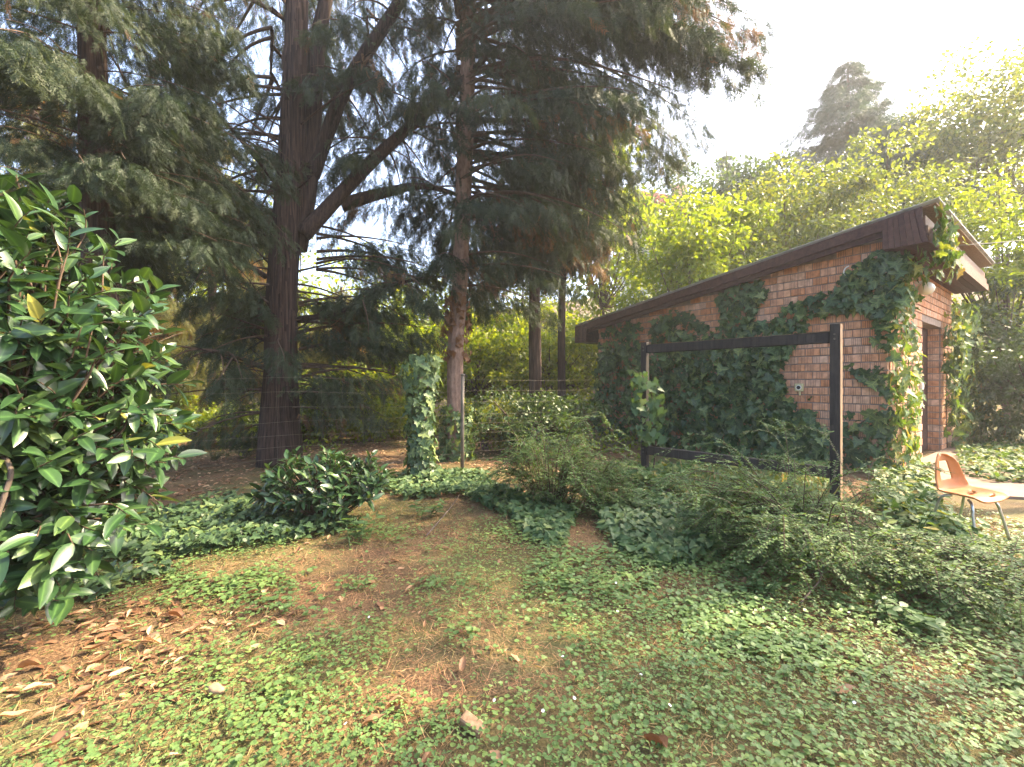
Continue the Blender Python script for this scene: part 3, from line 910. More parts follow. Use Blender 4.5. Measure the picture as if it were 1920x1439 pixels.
# ------------------------------------------------------------------ ivy on the shed
def poly_mask(pts):
    p = np.array(pts, float)
    def inside(x, y):
        x = np.asarray(x); y = np.asarray(y); r = np.zeros(x.shape, bool); j = len(p)-1
        for i in range(len(p)):
            c = ((p[i, 1] > y) != (p[j, 1] > y)) & (x < (p[j, 0]-p[i, 0])*(y-p[i, 1])/(p[j, 1]-p[i, 1]+1e-9)+p[i, 0])
            r ^= c; j = i
        return r
    return inside, p.min(0), p.max(0)
def sample_poly(pts, n, rr=None):
    ins, a, b = poly_mask(pts); out = []
    while sum(map(len, out)) < n:
        q = R.uniform(a, b, (n*2, 2)); out.append(q[ins(q[:, 0], q[:, 1])])
    return np.concatenate(out)[:n]
nS = np.array([-dR[0], -dR[1], 0.0]); nF = np.array([-dL[0], -dL[1], 0.0])
side_polys = [
    ([(1128, 650), (1112, 700), (1108, 800), (1112, 905), (1205, 910), (1400, 900), (1562, 880), (1552, 810), (1505, 775), (1478, 742), (1462, 700), (1478, 665), (1484, 640), (1400, 632), (1300, 640), (1222, 652), (1190, 640), (1160, 655)], 3900, .36),
    ([(1128, 628), (1150, 602), (1204, 600), (1196, 645), (1150, 690), (1118, 700)], 190, .14),
    ([(1222, 612), (1260, 580), (1308, 590), (1338, 625), (1330, 648), (1222, 645)], 170, .14),
    ([(1342, 560), (1372, 535), (1428, 525), (1440, 548), (1418, 585), (1440, 622), (1380, 636), (1340, 636), (1352, 590)], 220, .14),
    ([(1440, 602), (1480, 572), (1560, 545), (1598, 500), (1650, 466), (1700, 474), (1700, 560), (1650, 598), (1600, 575), (1520, 592), (1492, 640), (1430, 632)], 480, .18),
    ([(1576, 775), (1650, 768), (1672, 800), (1640, 885), (1578, 885)], 90, .14),
    ([(1588, 682), (1600, 690), (1664, 690), (1668, 718), (1610, 716)], 26, .08),
    ([(1498, 770), (1520, 740), (1532, 800), (1560, 870), (1500, 850)], 45, .10),
    ([(1640, 590), (1672, 590), (1672, 870), (1655, 870)], 60, .10),
]
lp = []; ln = []; lsz = []
for pts, n, thick in side_polys:
    q = sample_poly(pts, n); off = R.rand(n)**1.4*thick+.02
    t, z = side_hit(q[:, 0], q[:, 1], off)
    k = (z > .05) & (z < top(t)+.05) & (t > -.25) & (t < SL+.4)
    lp.append(np.stack([C0[0]-off*dR[0]+t*dL[0], C0[1]-off*dR[1]+t*dL[1], z], 1)[k])
    ln.append(np.broadcast_to(nS, (k.sum(), 3))); lsz.append(.08+.16*R.rand(k.sum())**1.2)
pos = np.concatenate(lp); nrm = np.concatenate(ln); sz = np.concatenate(lsz)
def ivy_frames(nrm, n):
    nn = unit(nrm*1.0+rdir(n)*.45+np.array([0, 0, .35]))
    dd = np.stack([R.normal(0, .55, n), R.normal(0, .55, n), -1+R.normal(0, .35, n)], 1)
    return frames(dd, nn)
def ivy_plant(name, label, pos, nrm, sz, mat, base, nparts, stems, tpl=IVY):
    e = empty(name, base, label, 'ivy')
    if stems:
        mb = MB()
        for st in stems: mb.tube(np.asarray(st)-np.asarray(base), np.linspace(.016, .006, len(st)), 6)
        mb.build('stem', M['twig'], e, True)
    leaf_plant(e, tpl, ivy_frames(nrm, len(pos)), pos, sz, mat, base, nparts)
    return e
def side_stem(px):
    return curve([S(-.03, *side_hit(a, b, .03)) for a, b in px], 6)
stems = [side_stem(s) for s in ([(1230, 890), (1245, 760), (1240, 650), (1280, 600)], [(1400, 880), (1390, 740), (1400, 620), (1390, 545)], [(1480, 850), (1455, 750), (1470, 620), (1540, 570), (1640, 520)], [(1150, 890), (1140, 760), (1160, 650)], [(1600, 880), (1610, 800), (1650, 780)], [(1660, 700), (1620, 705), (1592, 686)])]
ivy_plant('ivy', 'dark green ivy climbing the side wall of the brick shed', pos, nrm, sz, M['ivy'], S(0, 4, 0), 300, stems)
# sunlit ivy by the doorway, on the front wall and round the eave
front_polys = [
    ([(1668, 500), (1710, 490), (1740, 520), (1720, 560), (1712, 600), (1725, 660), (1728, 740), (1718, 800), (1730, 880), (1668, 890), (1668, 780), (1668, 640)], 620, .26),
]
lp = []; ln = []; lsz = []
for pts, n, thick in front_polys:
    q = sample_poly(pts, n); off = R.rand(n)**1.3*thick+.02
    t, z = front_hit(q[:, 0], q[:, 1], off)
    k = (z > .02) & (z < ZS) & (t > -.3) & (t < OP0+.15)
    lp.append(np.stack([C0[0]+t*dR[0]-off*dL[0], C0[1]+t*dR[1]-off*dL[1], z], 1)[k]); ln.append(np.broadcast_to(nF, (k.sum(), 3))); lsz.append(R.uniform(.10, .21, k.sum()))
# round the eave box
n = 170
a = R.uniform(-.75, -.25, n); xx = R.uniform(-.35, 1.1, n)**1.0; zz = R.uniform(3.45, 4.2, n)-.35*np.clip(xx-.4, 0, 1)
yy = np.where(R.rand(n) < .6, -.60-R.rand(n)*.16, a)
zz = np.where(yy > -.55, R.uniform(3.35, 3.62, n), zz)
lp.append(S(xx, yy, 0)*[1, 1, 0]+np.stack([0*zz, 0*zz, zz], 1)); ln.append(np.broadcast_to(nF, (n, 3))); lsz.append(R.uniform(.10, .20, n))
pos = np.concatenate(lp); nrm = np.concatenate(ln); sz = np.concatenate(lsz)
stems = [curve([S(.25, -.02, 0.05), S(.4, -.02, 1.2), S(.3, -.03, 2.4), S(.5, -.05, 3.5), S(.2, -.62, 3.75), S(.5, -.64, 4.0)], 6), curve([S(1.5, -.02, .05), S(1.3, -.02, 1.4), S(1.0, -.03, 2.6), S(.6, -.03, 3.4)], 6)]
ivy_plant('ivy', 'sunlit yellow green ivy at the shed corner, hanging from the eave beside the doorway', pos, nrm, sz, M['ivy_light'], S(.5, 0, 0), 300, stems)
# ivy right of the doorway spilling to the ground
n = 1500
q = sample_poly([(1772, 590), (1800, 560), (1840, 640), (1862, 760), (1920, 820), (1990, 860), (1990, 930), (1880, 925), (1830, 900), (1790, 850), (1768, 780), (1764, 660)], n)
off = R.rand(n)*.3+.05+sstep(1820, 1960, q[:, 0])*1.6
t, z = front_hit(np.minimum(q[:, 0], 1835), q[:, 1], .1)
t = np.clip(t, OP1+.05, 6.5)
xw = C0[0]+t*dR[0]-off*dL[0]; yw = C0[1]+t*dR[1]-off*dL[1]
yw = np.where(q[:, 0] > 1835, xw/((q[:, 0]-960)/F), yw)
z = CAMH-(q[:, 1]-719.5)/F*yw
k = (z > .02) & (z < 3.6)
pos = np.stack([xw, yw, z], 1)[k]
ivy_plant('ivy', 'bushy ivy right of the shed doorway, spilling down to the paving', pos, np.broadcast_to(nF, (len(pos), 3)), R.uniform(.12, .24, len(pos)), M['ivy_light'], S(OP1+1, 0, 0), 300, [curve([S(OP1+.5, -.02, .02), S(OP1+.4, -.02, 1.5), S(OP1+.8, -.02, 2.9)], 6)])
# shoot over the left post of the frame
n = 95
q = sample_poly([(1180, 690), (1215, 700), (1245, 740), (1245, 830), (1200, 830), (1190, 770)], n)
pos = np.array([P(a, b, 7.18-.15*R.rand()) for a, b in q])
ivy_plant('ivy', 'pale young ivy shoot hanging over the left post of the timber frame', pos, np.tile([-.5, -.8, .2], (n, 1)), R.uniform(.09, .17, n), M['ivy_mid'], np.array([2.0, 7.15, 0]), 95, [curve([P(1225, 890, 7.25), P(1230, 800, 7.2), P(1215, 720, 7.1), P(1180, 688, 7.05)], 6)])

# ------------------------------------------------------------------ fence
FA = np.array([-5.6, 4.75]); FB = np.array([2.3, 10.1])
fd = unit(FB-FA); FL = np.linalg.norm(FB-FA)
fence = empty('wire_fence', (*FA, 0), 'sagging wire mesh fence with a grey steel post', 'fence', rz=math.atan2(fd[1], fd[0]))
tp = (P(868, 880, 7.9)[:2]-FA) @ fd
for tt in (tp,):
    MB().tube([(tt, -.03, -.2), (tt, -.03, 1.0), (tt+.01, -.03, 1.64)], .032, 10).tube([(tt+.01, -.03, 1.635), (tt+.01, -.03, 1.67)], .038, 10).build('post', M['rust'], fence, True)
MB().tube([(.25, -.03, -.2), (.2, -.03, 1.6)], .03, 10).build('post', M['rust'], fence, True)
for zz in (.16, .30, .45, .61, .78, .97, 1.17, 1.38, 1.58):
    xs = np.linspace(0, FL, 60)
    ph = R.rand()*6
    pts = [(x, .012*math.sin(x*2.1+ph), zz-.03*math.sin(math.pi*((x*.33) % 1))+.012*math.sin(x*1.3+ph)) for x in xs]
    MB().tube(pts, .0013, 5, False).build('wire', M['zinc'], fence, True)
vw = MB()
for x in np.arange(.1, FL, .30):
    vw.tube([(x, .004, .14), (x+R.uniform(-.02, .02), .01, .8), (x+R.uniform(-.02, .02),   .004, 1.56)], .0007, 4, False)
vw.build('stay_wires', M['zinc'], fence, True, kind='stuff')

# ivy grown post by the fence
bp_ = np.array([-1.36, 7.0, 0])
n = 620
z = R.rand(n)*1.92
a = R.rand(n)*2*math.pi
rr = np.interp(z, [0, .4, 1.2, 1.5, 1.75, 1.95], [.24, .20, .19, .25, .30, .12])*(.75+.35*R.rand(n))
pos = np.stack([bp_[0]+rr*np.cos(a)-.06*np.sin(z*1.5), bp_[1]+rr*np.sin(a), z+.02], 1)
e = empty('ivy_post', bp_, 'post completely wrapped in ivy standing at the wire fence', 'post')
MB().tube([(0, 0, -.2), (0, 0, 1.0), (-.03, 0, 1.8)], [.10, .09, .085], 10).build('post', M['bark_grey'], e, True)
nr = np.stack([np.cos(a), np.sin(a), np.zeros(n)], 1)
leaf_plant(e, IVY, ivy_frames(nr, n), pos, R.uniform(.09, .17, n), M['ivy'], bp_, 300)

# ------------------------------------------------------------------ trees
def tree_root(name, label, base, cat='tree', group=None):
    return empty(name, base, label, cat, group)

def conifer(label, base, trunk_pts, trunk_r, branches, nspray, mat='conifer', bark='bark_red', size=(.22, .42), coarse=False, limbs=(), brown=.06, hang=.7, lumpy=.06, inner=.22, spread=.24, name='conifer_tree', extra_trunks=(), grp=None):
    base = np.asarray(base, float)
    e = tree_root(name, label, base, group=grp)
    tpts = curve(trunk_pts, 8)
    MB().tube(tpts, np.interp(np.linspace(0, 1, len(tpts)), np.linspace(0, 1, len(trunk_r)), trunk_r), 44, True, lumpy).build('trunk', M[bark], e, True)
    for tp_, tr_ in extra_trunks:
        c = curve(tp_, 8); MB().tube(c, np.interp(np.linspace(0, 1, len(c)), np.linspace(0, 1, len(tr_)), tr_), 16, True, lumpy).build('trunk', M[bark], e, True)
    for tp_, tr_ in limbs:
        c = curve(tp_, 6); MB().tube(c, np.interp(np.linspace(0, 1, len(c)), np.linspace(0, 1, len(tr_)), tr_), 10, True, .04).build('limb', M[bark], e, True)
    wood = MB(); P_ = []; D_ = []; N_ = []; U_ = []; S_ = []; H_ = []
    tot = sum(b['L'] for b in branches)
    for b in branches:
        L = b['L']; az = b['az']
        h = np.array([math.sin(az), math.cos(az), 0]); s = np.array([h[1], -h[0], 0])
        o = np.asarray(b['o'], float)
        us = np.linspace(0, 1, 11)
        path = o+np.outer(us*L, h)+np.outer(b.get('rise', .2)*us*L-b.get('droop', .45)*L*us**2, [0, 0, 1])+np.outer(np.sin(us*5+az*7)*.05*L*us, s)
        if not b.get('nowood'):
            wood.tube(path, np.linspace((.012+.009*L)*b.get('thin', 1), .003, 11), 5, False)
        k = max(4, int(nspray*L/tot*R.uniform(.45, 1.55))); fs = R.uniform(.72, 1.3); hue = R.rand()*.45; dead = R.rand() < brown
        u = inner+(1-inner)*R.rand(k)**.75
        pp = np.stack([np.interp(u, us, path[:, c]) for c in range(3)], 1)
        sd = R.uniform(-1, 1, k)
        w = spread*L*(1.15-u)*.9+.10
        pp += (sd*w)[:, None]*s+np.stack([np.zeros(k), np.zeros(k), -np.abs(sd)*w*.45-R.rand(k)*.22], 1)
        tan = np.gradient(path, axis=0); tn = unit(np.stack([np.interp(u, us, tan[:, c]) for c in range(3)], 1))
        dd = tn*.55+np.sign(sd)[:, None]*s*.5+np.array([0, 0, -hang])+rdir(k)*.4
        P_.append(pp); D_.append(dd); N_.append(unit(np.array([0, 0, .7])+rdir(k)*.9)); U_.append(u); S_.append(np.full(k, fs)); H_.append(np.where(R.rand(k) < (.6 if dead else .006), R.uniform(.9, 1, k), hue+R.rand(k)*.42))
    pos = np.concatenate(P_); dd = np.concatenate(D_); nn = np.concatenate(N_); u = np.concatenate(U_)
    rn = np.concatenate(H_)
    scl = R.uniform(size[0], size[1], len(pos))*np.concatenate(S_)
    # leave out sprays that would hang in front of the lens
    keep = np.linalg.norm(pos-np.array([0, 0, CAMH]), axis=1) > 2.2
    if wood.n:
        w = wood.mesh('branches', M['twig'], True); 
        o = obj('branches', w, e, kind='stuff'); o.location = tuple(-base)
    f = instanced('crown', SPRAYC if coarse else SPRAYS, 'c' if coarse else 'f', frames(dd, nn)[keep], pos[keep]-base, scl[keep], rn[keep], M[mat], e)
    for c in e.children:
        if c.name.split('.')[0] in ('trunk', 'limb'): c.location = tuple(-base)
    return e

def whorl(bx, by, z0, z1, n, Lf, az0=0, az1=2*math.pi, **kw):
    out = []
    for k in range(n):
        z = R.uniform(z0, z1); az = R.uniform(az0, az1)
        L = Lf(z, az)*R.uniform(.75, 1.1)
        d = dict(o=(bx, by, z), az=az, L=L, rise=R.uniform(.05, .3), droop=R.uniform(.3, .6)); d.update(kw)
        out.append(d)
    return out

# -- A: double trunked tree left of the middle
ax, ay = -4.25, 8.4
def PA(px, py, dy=0): return P(px, py, ay+dy)
brA = []
# low drooping branches both sides
brA += whorl(ax, ay, .7, 3.6, 11, lambda z, a: 2.1, -2.0, -.5, droop=.4)
brA += whorl(ax, ay, 1.2, 3.4, 9, lambda z, a: 1.9, .1, 1.9, droop=.4)
brA += whorl(ax, ay-.1, .7, 3.3, 12, lambda z, a: 1.3, 0, 2*math.pi, droop=.4)
brA += whorl(ax, ay, 3.6, 7.0, 16, lambda z, a: 2.6, -2.2, -.6, droop=.5)
brA += whorl(ax+.3, ay, 1.6, 3.7, 7, lambda z, a: 2.5, math.pi*.3, math.pi*.6, droop=.25)
brA += whorl(ax+1.4, ay+.5, 6.8, 10.5, 14, lambda z, a: 1.7, -1.2, 2.0, droop=.6)
brA += whorl(ax-.2, ay, 7.0, 11, 26, lambda z, a: 3.0, -2.3, .5, droop=.6)
brA += whorl(ax+.5, ay+.3, 3.6, 5.0, 8, lambda z, a: 2.3, .5, 1.9, droop=.3)
limbs = [
    ([PA(568, 440), PA(620, 385, .1), PA(690, 310, .3), PA(760, 245, .4), PA(840, 175, .5), PA(930, 90, .6)], [.15, .13, .12, .10, .08, .04]),
    ([PA(585, 330, .1), PA(610, 260, .2), PA(650, 160, .2), PA(700, 80, .3), PA(752, 0, .4), PA(800, -90, .5)], [.14, .13, .13, .12, .11, .06]),
    ([PA(640, 385, .3), PA(720, 362, .5), PA(800, 350, .7), PA(900, 380, 1.0)], [.13, .10, .06, .02]),
    ([PA(510, 425), PA(455, 380, -.2), PA(400, 345, -.4), PA(340, 310, -.5)], [.09, .075, .06, .02]),
    ([PA(515, 340), PA(450, 260, -.3), PA(370, 180, -.5)], [.05, .04, .015]),
    ([PA(500, 520), PA(450, 490, -.3), PA(380, 470, -.6), PA(330, 430, -.7)], [.05, .045, .03, .01]),
    ([PA(560, 600), PA(640, 585, -.2), PA(720, 540, -.2), PA(800, 520, .2)], [.06, .05, .04, .02]),
    ([PA(495, 690), PA(430, 665, -.4), PA(370, 655, -.7)], [.045, .035, .012]),
]
for (lp_, lr_), dens, L0 in zip(limbs, (26, 22, 14, 10, 8, 8, 10, 7), (1.25, 1.2, 1.1, 1.0, 1.0, 1.1, 1.2, 1.0)):
    c = curve(lp_, 6)
    for k in range(dens):
        o_ = c[R.randint(len(c)//3, len(c))]
        brA.append(dict(o=o_, az=R.rand()*6.28, L=L0*R.uniform(.6, 1.3), rise=R.uniform(-.1, .3), droop=R.uniform(.4, .9)))
    brA.append(dict(o=c[-1], az=math.atan2(*(c[-1]-c[-3])[:2]), L=L0*1.2, rise=.25, droop=.5))
twigs = []
for k in range(40):
    z_ = R.uniform(1.2, 6.4); zp = 719.5-(z_-CAMH)/ay*F
    sd_ = -1 if R.rand() < .7 else 1
    p0_ = PA(np.interp(zp, [-350, 0, 350, 880], [560, 556, 545, 524]), zp); L_ = R.uniform(.7, 2.2)
    d_ = np.array([sd_*R.uniform(.5, 1), R.uniform(-.7, .6), R.uniform(-.25, .75)])
    twigs.append(([p0_, p0_+d_*L_*.5+[0, 0, -.06], p0_+d_*L_+[0, 0, -.25*L_*R.rand()+.05]], [.022, .014, .005]))
limbs = limbs+twigs
conifer('tall dark conifer with a forked reddish trunk left of the middle', (ax, ay, 0),
        [PA(524, 880), PA(526, 700), PA(532, 520), PA(545, 350), PA(552, 180), PA(556, 0), PA(560, -350)], [.38, .27, .25, .225, .20, .18, .09], brA, 15500, 'conifer', 'bark_red', (.16, .33), False, limbs, .07, .75,
        extra_trunks=[([PA(560, 470, .1), PA(580, 330, .15), PA(590, 180, .2), PA(600, 60, .2), PA(640, -120, .3)], [.14, .16, .15, .13, .08])])

eA = [o for o in scene.objects if o.get('label', '').startswith('tall dark conifer with a forked')][0]
mb = MB()
for k in range(260):
    zp = R.uniform(-60, 850); xc = np.interp(zp, [-350, 0, 350, 520, 880], [560, 556, 545, 532, 524]); rr_ = np.interp(zp, [-350, 0, 350, 700, 880], [.10, .185, .215, .26, .30])
    c_ = PA(xc, zp); a_ = R.uniform(math.pi*.95, math.pi*2.05); L_ = R.uniform(.2, .9); w_ = R.uniform(.006, .02)
    tw_ = R.normal(0, .12); V_ = []
    for u_ in (0, .5, 1):
        aa = a_+tw_*u_; ro = rr_*1.07+(.05*abs(u_-.3)*R.rand())
        for sg in (-1, 1): V_.append(c_+np.array([math.cos(aa)*ro-sg*math.sin(aa)*w_, math.sin(aa)*ro+sg*math.cos(aa)*w_, -L_*u_]))
    mb.add(np.array(V_)-np.array([ax, ay, 0]), [[0, 1, 3, 2], [2, 3, 5, 4]])
mb.build('bark_strips', M['bark_red'], eA, kind='stuff')

# -- B: conifer in the middle with the bare lower trunk
bx, by = -1.1, 9.0
def PB(px, py, dy=0): return P(px, py, by+dy)
def LB(z, a):
    right = max(0.0, math.sin(a))      # towards +x
    front = max(0.0, -math.cos(a))
    base_ = np.interp(z, [3.2, 4.5, 6.5, 8.5, 11], [1.9, 2.6, 3.1, 3.6, 3.8])
    left = max(0.0, -math.sin(a))
    return base_*(.75+.55*right-.15*front-.38*left)
brB = whorl(bx, by, 3.9, 11.5, 70, LB, -.7, math.pi+.2, droop=.45)
brB += whorl(bx, by, 5.0, 11.5, 16, lambda z, a: 1.5, math.pi, math.pi*2, droop=.5)
brB += whorl(bx, by, 3.4, 5.2, 12, lambda z, a: 2.2, -.2, 2.6, droop=.35)
brB += whorl(bx, by, 7.5, 12.5, 34, lambda z, a: 5.3, math.pi*.33, math.pi*.75, droop=.42)
brB += whorl(bx, by, 6.0, 8.5, 16, lambda z, a: 3.9, math.pi*.3, math.pi*.75, droop=.42)
conifer('big dark conifer with drooping boughs and a bare pinkish lower trunk', (bx, by, 0),
        [PB(856, 885), PB(855, 780), PB(854, 660), PB(862, 540), PB(872, 300), PB(878, 60), PB(880, -500)], [.17, .155, .15, .15, .15, .14, .05], brB, 26000, 'conifer', 'bark_pink', (.16, .34), False, (), .05, .8)

# withered ivy round that trunk, and green ivy at its foot
n = 200
z = R.uniform(2.0, 3.3, n); a = R.rand(n)*6.28; rr = .17+R.rand(n)*.14
pos = np.stack([bx+rr*np.cos(a), by+rr*np.sin(a), z], 1); nr = np.stack([np.cos(a), np.sin(a), 0*a], 1)
e = empty('withered_ivy', (bx, by, 2), 'withered brown ivy clinging to the trunk with the bare lower part', 'ivy')
leaf_plant(e, IVYL, ivy_frames(nr, n), pos, R.uniform(.08, .16, n), M['deadleaf'], (bx, by, 2), 200)
n = 330
z = R.rand(n)**1.2*1.05; a = R.rand(n)*6.28; rr = .17+R.rand(n)*.14+.1*(1-z)
pos = np.stack([bx+rr*np.cos(a), by+rr*np.sin(a), z], 1); nr = np.stack([np.cos(a), np.sin(a), 0*a], 1)
e = empty('ivy', (bx, by, 0), 'ivy wrapped round the foot of the pinkish trunk behind the fence', 'ivy')
leaf_plant(e, IVY, ivy_frames(nr, n), pos, R.uniform(.09, .16, n), M['ivy'], (bx, by, 0), 300)

# -- C: dark conifer at the far left, behind the laurel
cx, cy = -4.45, 4.9
def PC(px, py, dy=0): return P(px, py, cy+dy)
def LC(z, a):
    right = max(0.0, math.sin(a))
    return 2.4-1.0*right**1.5-.3*max(0, -math.cos(a))
brC = whorl(cx, cy, 3.5, 8.2, 92, LC, 0, 2*math.pi, droop=.4)
brC += whorl(cx, cy, 3.0, 4.2, 14, lambda z, a: 1.35, 0, math.pi, droop=.3)
for k, b_ in enumerate(brC):
    b_['thin'] = .35
conifer('dark conifer at the far left rising behind the laurel', (cx, cy, 0),
        [PC(212, 1000), PC(205, 850), PC(192, 600), PC(180, 300), PC(170, 0), PC(165, -400)], [.19, .16, .145, .13, .11, .05], brC, 27000, 'conifer', 'bark_red', (.10, .20), False, (), .03, .6, inner=.08)

# -- golden backlit conifers behind, left
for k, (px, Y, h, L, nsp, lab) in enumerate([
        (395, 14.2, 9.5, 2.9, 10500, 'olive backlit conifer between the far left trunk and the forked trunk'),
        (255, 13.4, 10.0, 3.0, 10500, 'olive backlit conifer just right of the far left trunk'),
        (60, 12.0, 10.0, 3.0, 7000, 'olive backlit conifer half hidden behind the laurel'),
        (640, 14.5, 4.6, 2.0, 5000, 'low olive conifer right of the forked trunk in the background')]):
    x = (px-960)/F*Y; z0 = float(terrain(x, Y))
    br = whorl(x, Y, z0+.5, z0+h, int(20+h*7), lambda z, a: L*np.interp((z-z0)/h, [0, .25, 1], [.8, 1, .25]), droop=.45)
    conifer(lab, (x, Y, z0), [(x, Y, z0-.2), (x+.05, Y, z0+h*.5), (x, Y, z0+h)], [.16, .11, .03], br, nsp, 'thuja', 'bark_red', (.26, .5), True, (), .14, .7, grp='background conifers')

# -- dark thin trunks right of the middle
brD = whorl(.65, 11.6, 4.4, 7.8, 26, lambda z, a: 1.6, droop=.4)
conifer('dark slender conifer standing on the bank left of the shed', (.65, 11.6, 0), [P(1004, 800, 11.6), P(1003, 650, 11.6), P(1000, 400, 11.6), P(1000, 150, 11.6)], [.17, .15, .11, .04], brD, 2400, 'conifer', 'bark_red', (.26, .46), True, (), .18, .8)
brD = whorl(1.4, 12.6, 5.0, 7.4, 18, lambda z, a: 1.1, droop=.4)
conifer('second dark slender conifer just left of the shed roof', (1.4, 12.6, 0), [P(1053, 770, 12.6), P(1053, 600, 12.6), P(1060, 400, 12.6), P(1062, 200, 12.6)], [.11, .10, .07, .03], brD, 2000, 'conifer', 'bark_red', (.26, .46), True, (), .12, .8)

# -- broadleaf trees
def broadleaf(label, base, crown_c, crown_r, n, mat, leaf=.17, trunk_r=.12, ncl=60, name='broadleaf_tree', cat='tree', grp=None, tpl=DIAM, clr=.30, droopy=.0):
    base = np.asarray(base, float); c = np.asarray(crown_c, float); r = np.asarray(crown_r, float)
    e = tree_root(name, label, base, cat, grp)
    top_ = c+[0, 0, r[2]*.3]
    tpts = curve([base-[0, 0, .2], base*.6+c*.4+R.normal(0, .1, 3)*[1, 1, 0], top_], 6)-base
    MB().tube(tpts, np.linspace(trunk_r, trunk_r*.25, len(tpts)), 10, True, .05).build('trunk', M['bark_grey'], e, True)
    d = rdir(ncl); cl = c+d*r*(R.rand(ncl, 1)**.42)*(.85+.3*R.rand(ncl, 1))
    wood = MB()
    for q in cl[::2]:
        o = base*.45+c*.55; mid = (o+q)/2+[0, 0, -.1*r[2]]
        wood.tube(curve([o, mid, q], 4)-base, np.linspace(trunk_r*.35, .008, 9), 5, False)
    wood.build('branches', M['twig'], e, True, kind='stuff')
    idx = R.randint(0, ncl, n)
    rc = clr*r.mean()*(.6+.8*R.rand(ncl))
    off = rdir(n)*(R.rand(n, 1)**.45)*rc[idx][:, None]*[1.15, 1.15, .8]
    pos = cl[idx]+off
    pos[:, 2] = np.maximum(pos[:, 2], terrain(pos[:, 0], pos[:, 1])+.05)
    nn = unit(np.array([0, 0, .75])+rdir(n)*.85); dd = unit(off)*.5+rdir(n)*.6+np.array([0, 0, -.25-droopy])
    rn = np.clip(R.rand(n)*.65+.35*R.rand(ncl)[idx], 0, 1)
    foliage('crown', tpl, frames(dd, nn), pos-base, R.uniform(.7, 1.25, n)*leaf, rn, M[mat], e)
    return e

def tree_at(label, px, ytop, ybot, Y, wpx, n, mat, leaf, grp=None, ncl=60, **kw):
    x = (px-960)/F*Y; zt = CAMH+(719.5-ytop)/F*Y; zb = CAMH+(719.5-ybot)/F*Y
    g = float(terrain(x, Y)); zb = max(zb, g+.1)
    return broadleaf(label, (x, Y, g), (x, Y, (zt+zb)/2), (wpx/2/F*Y, wpx/2/F*Y*.8, (zt-zb)/2), n, mat, leaf, ncl=ncl, grp=grp, **kw)

bt = 'broadleaf trees behind the shed'
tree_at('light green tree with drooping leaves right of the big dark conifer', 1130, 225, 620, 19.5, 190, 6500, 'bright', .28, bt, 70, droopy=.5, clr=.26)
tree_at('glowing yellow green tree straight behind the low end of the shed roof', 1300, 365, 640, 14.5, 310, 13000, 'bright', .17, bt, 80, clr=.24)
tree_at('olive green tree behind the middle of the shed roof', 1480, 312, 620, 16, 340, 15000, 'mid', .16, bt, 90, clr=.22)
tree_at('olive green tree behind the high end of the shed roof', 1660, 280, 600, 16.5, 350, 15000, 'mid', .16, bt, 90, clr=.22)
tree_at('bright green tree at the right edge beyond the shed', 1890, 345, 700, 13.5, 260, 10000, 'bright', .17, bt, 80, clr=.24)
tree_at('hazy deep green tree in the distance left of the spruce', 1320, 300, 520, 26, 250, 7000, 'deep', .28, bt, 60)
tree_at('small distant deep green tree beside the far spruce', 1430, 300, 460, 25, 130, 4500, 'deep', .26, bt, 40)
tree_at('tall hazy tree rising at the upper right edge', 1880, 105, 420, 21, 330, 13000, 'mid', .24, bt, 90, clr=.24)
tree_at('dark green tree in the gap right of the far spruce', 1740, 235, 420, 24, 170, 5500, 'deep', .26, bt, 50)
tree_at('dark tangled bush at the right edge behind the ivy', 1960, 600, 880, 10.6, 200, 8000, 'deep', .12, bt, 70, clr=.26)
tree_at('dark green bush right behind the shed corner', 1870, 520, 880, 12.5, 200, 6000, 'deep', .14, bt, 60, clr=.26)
bc = 'bushes beyond the fence'
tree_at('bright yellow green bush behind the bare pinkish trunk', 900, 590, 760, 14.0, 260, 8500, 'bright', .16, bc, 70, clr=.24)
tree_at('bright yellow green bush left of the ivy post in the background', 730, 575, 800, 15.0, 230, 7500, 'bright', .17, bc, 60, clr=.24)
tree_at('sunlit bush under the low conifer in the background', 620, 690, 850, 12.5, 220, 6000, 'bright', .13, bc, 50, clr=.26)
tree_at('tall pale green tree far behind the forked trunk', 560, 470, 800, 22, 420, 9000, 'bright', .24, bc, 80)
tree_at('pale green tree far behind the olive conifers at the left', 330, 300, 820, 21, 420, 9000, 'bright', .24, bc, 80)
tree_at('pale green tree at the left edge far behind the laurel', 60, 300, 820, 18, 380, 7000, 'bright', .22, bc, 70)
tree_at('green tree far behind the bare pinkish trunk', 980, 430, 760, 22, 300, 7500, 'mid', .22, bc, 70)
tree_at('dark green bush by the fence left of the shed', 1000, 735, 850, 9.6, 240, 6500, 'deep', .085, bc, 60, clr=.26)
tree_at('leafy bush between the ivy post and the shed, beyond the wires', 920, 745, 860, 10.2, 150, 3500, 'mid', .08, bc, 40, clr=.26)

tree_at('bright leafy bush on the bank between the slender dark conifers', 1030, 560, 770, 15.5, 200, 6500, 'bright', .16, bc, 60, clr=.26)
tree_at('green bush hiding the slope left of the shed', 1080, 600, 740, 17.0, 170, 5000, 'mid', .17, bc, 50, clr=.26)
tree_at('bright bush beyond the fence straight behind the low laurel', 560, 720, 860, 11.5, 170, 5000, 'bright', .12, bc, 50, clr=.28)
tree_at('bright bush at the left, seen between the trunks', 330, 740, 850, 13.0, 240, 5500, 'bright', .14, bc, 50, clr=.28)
tree_at('pale green tree closing the view between the two big trunks', 790, 500, 770, 19.0, 260, 7500, 'bright', .2, bc, 60, clr=.26)

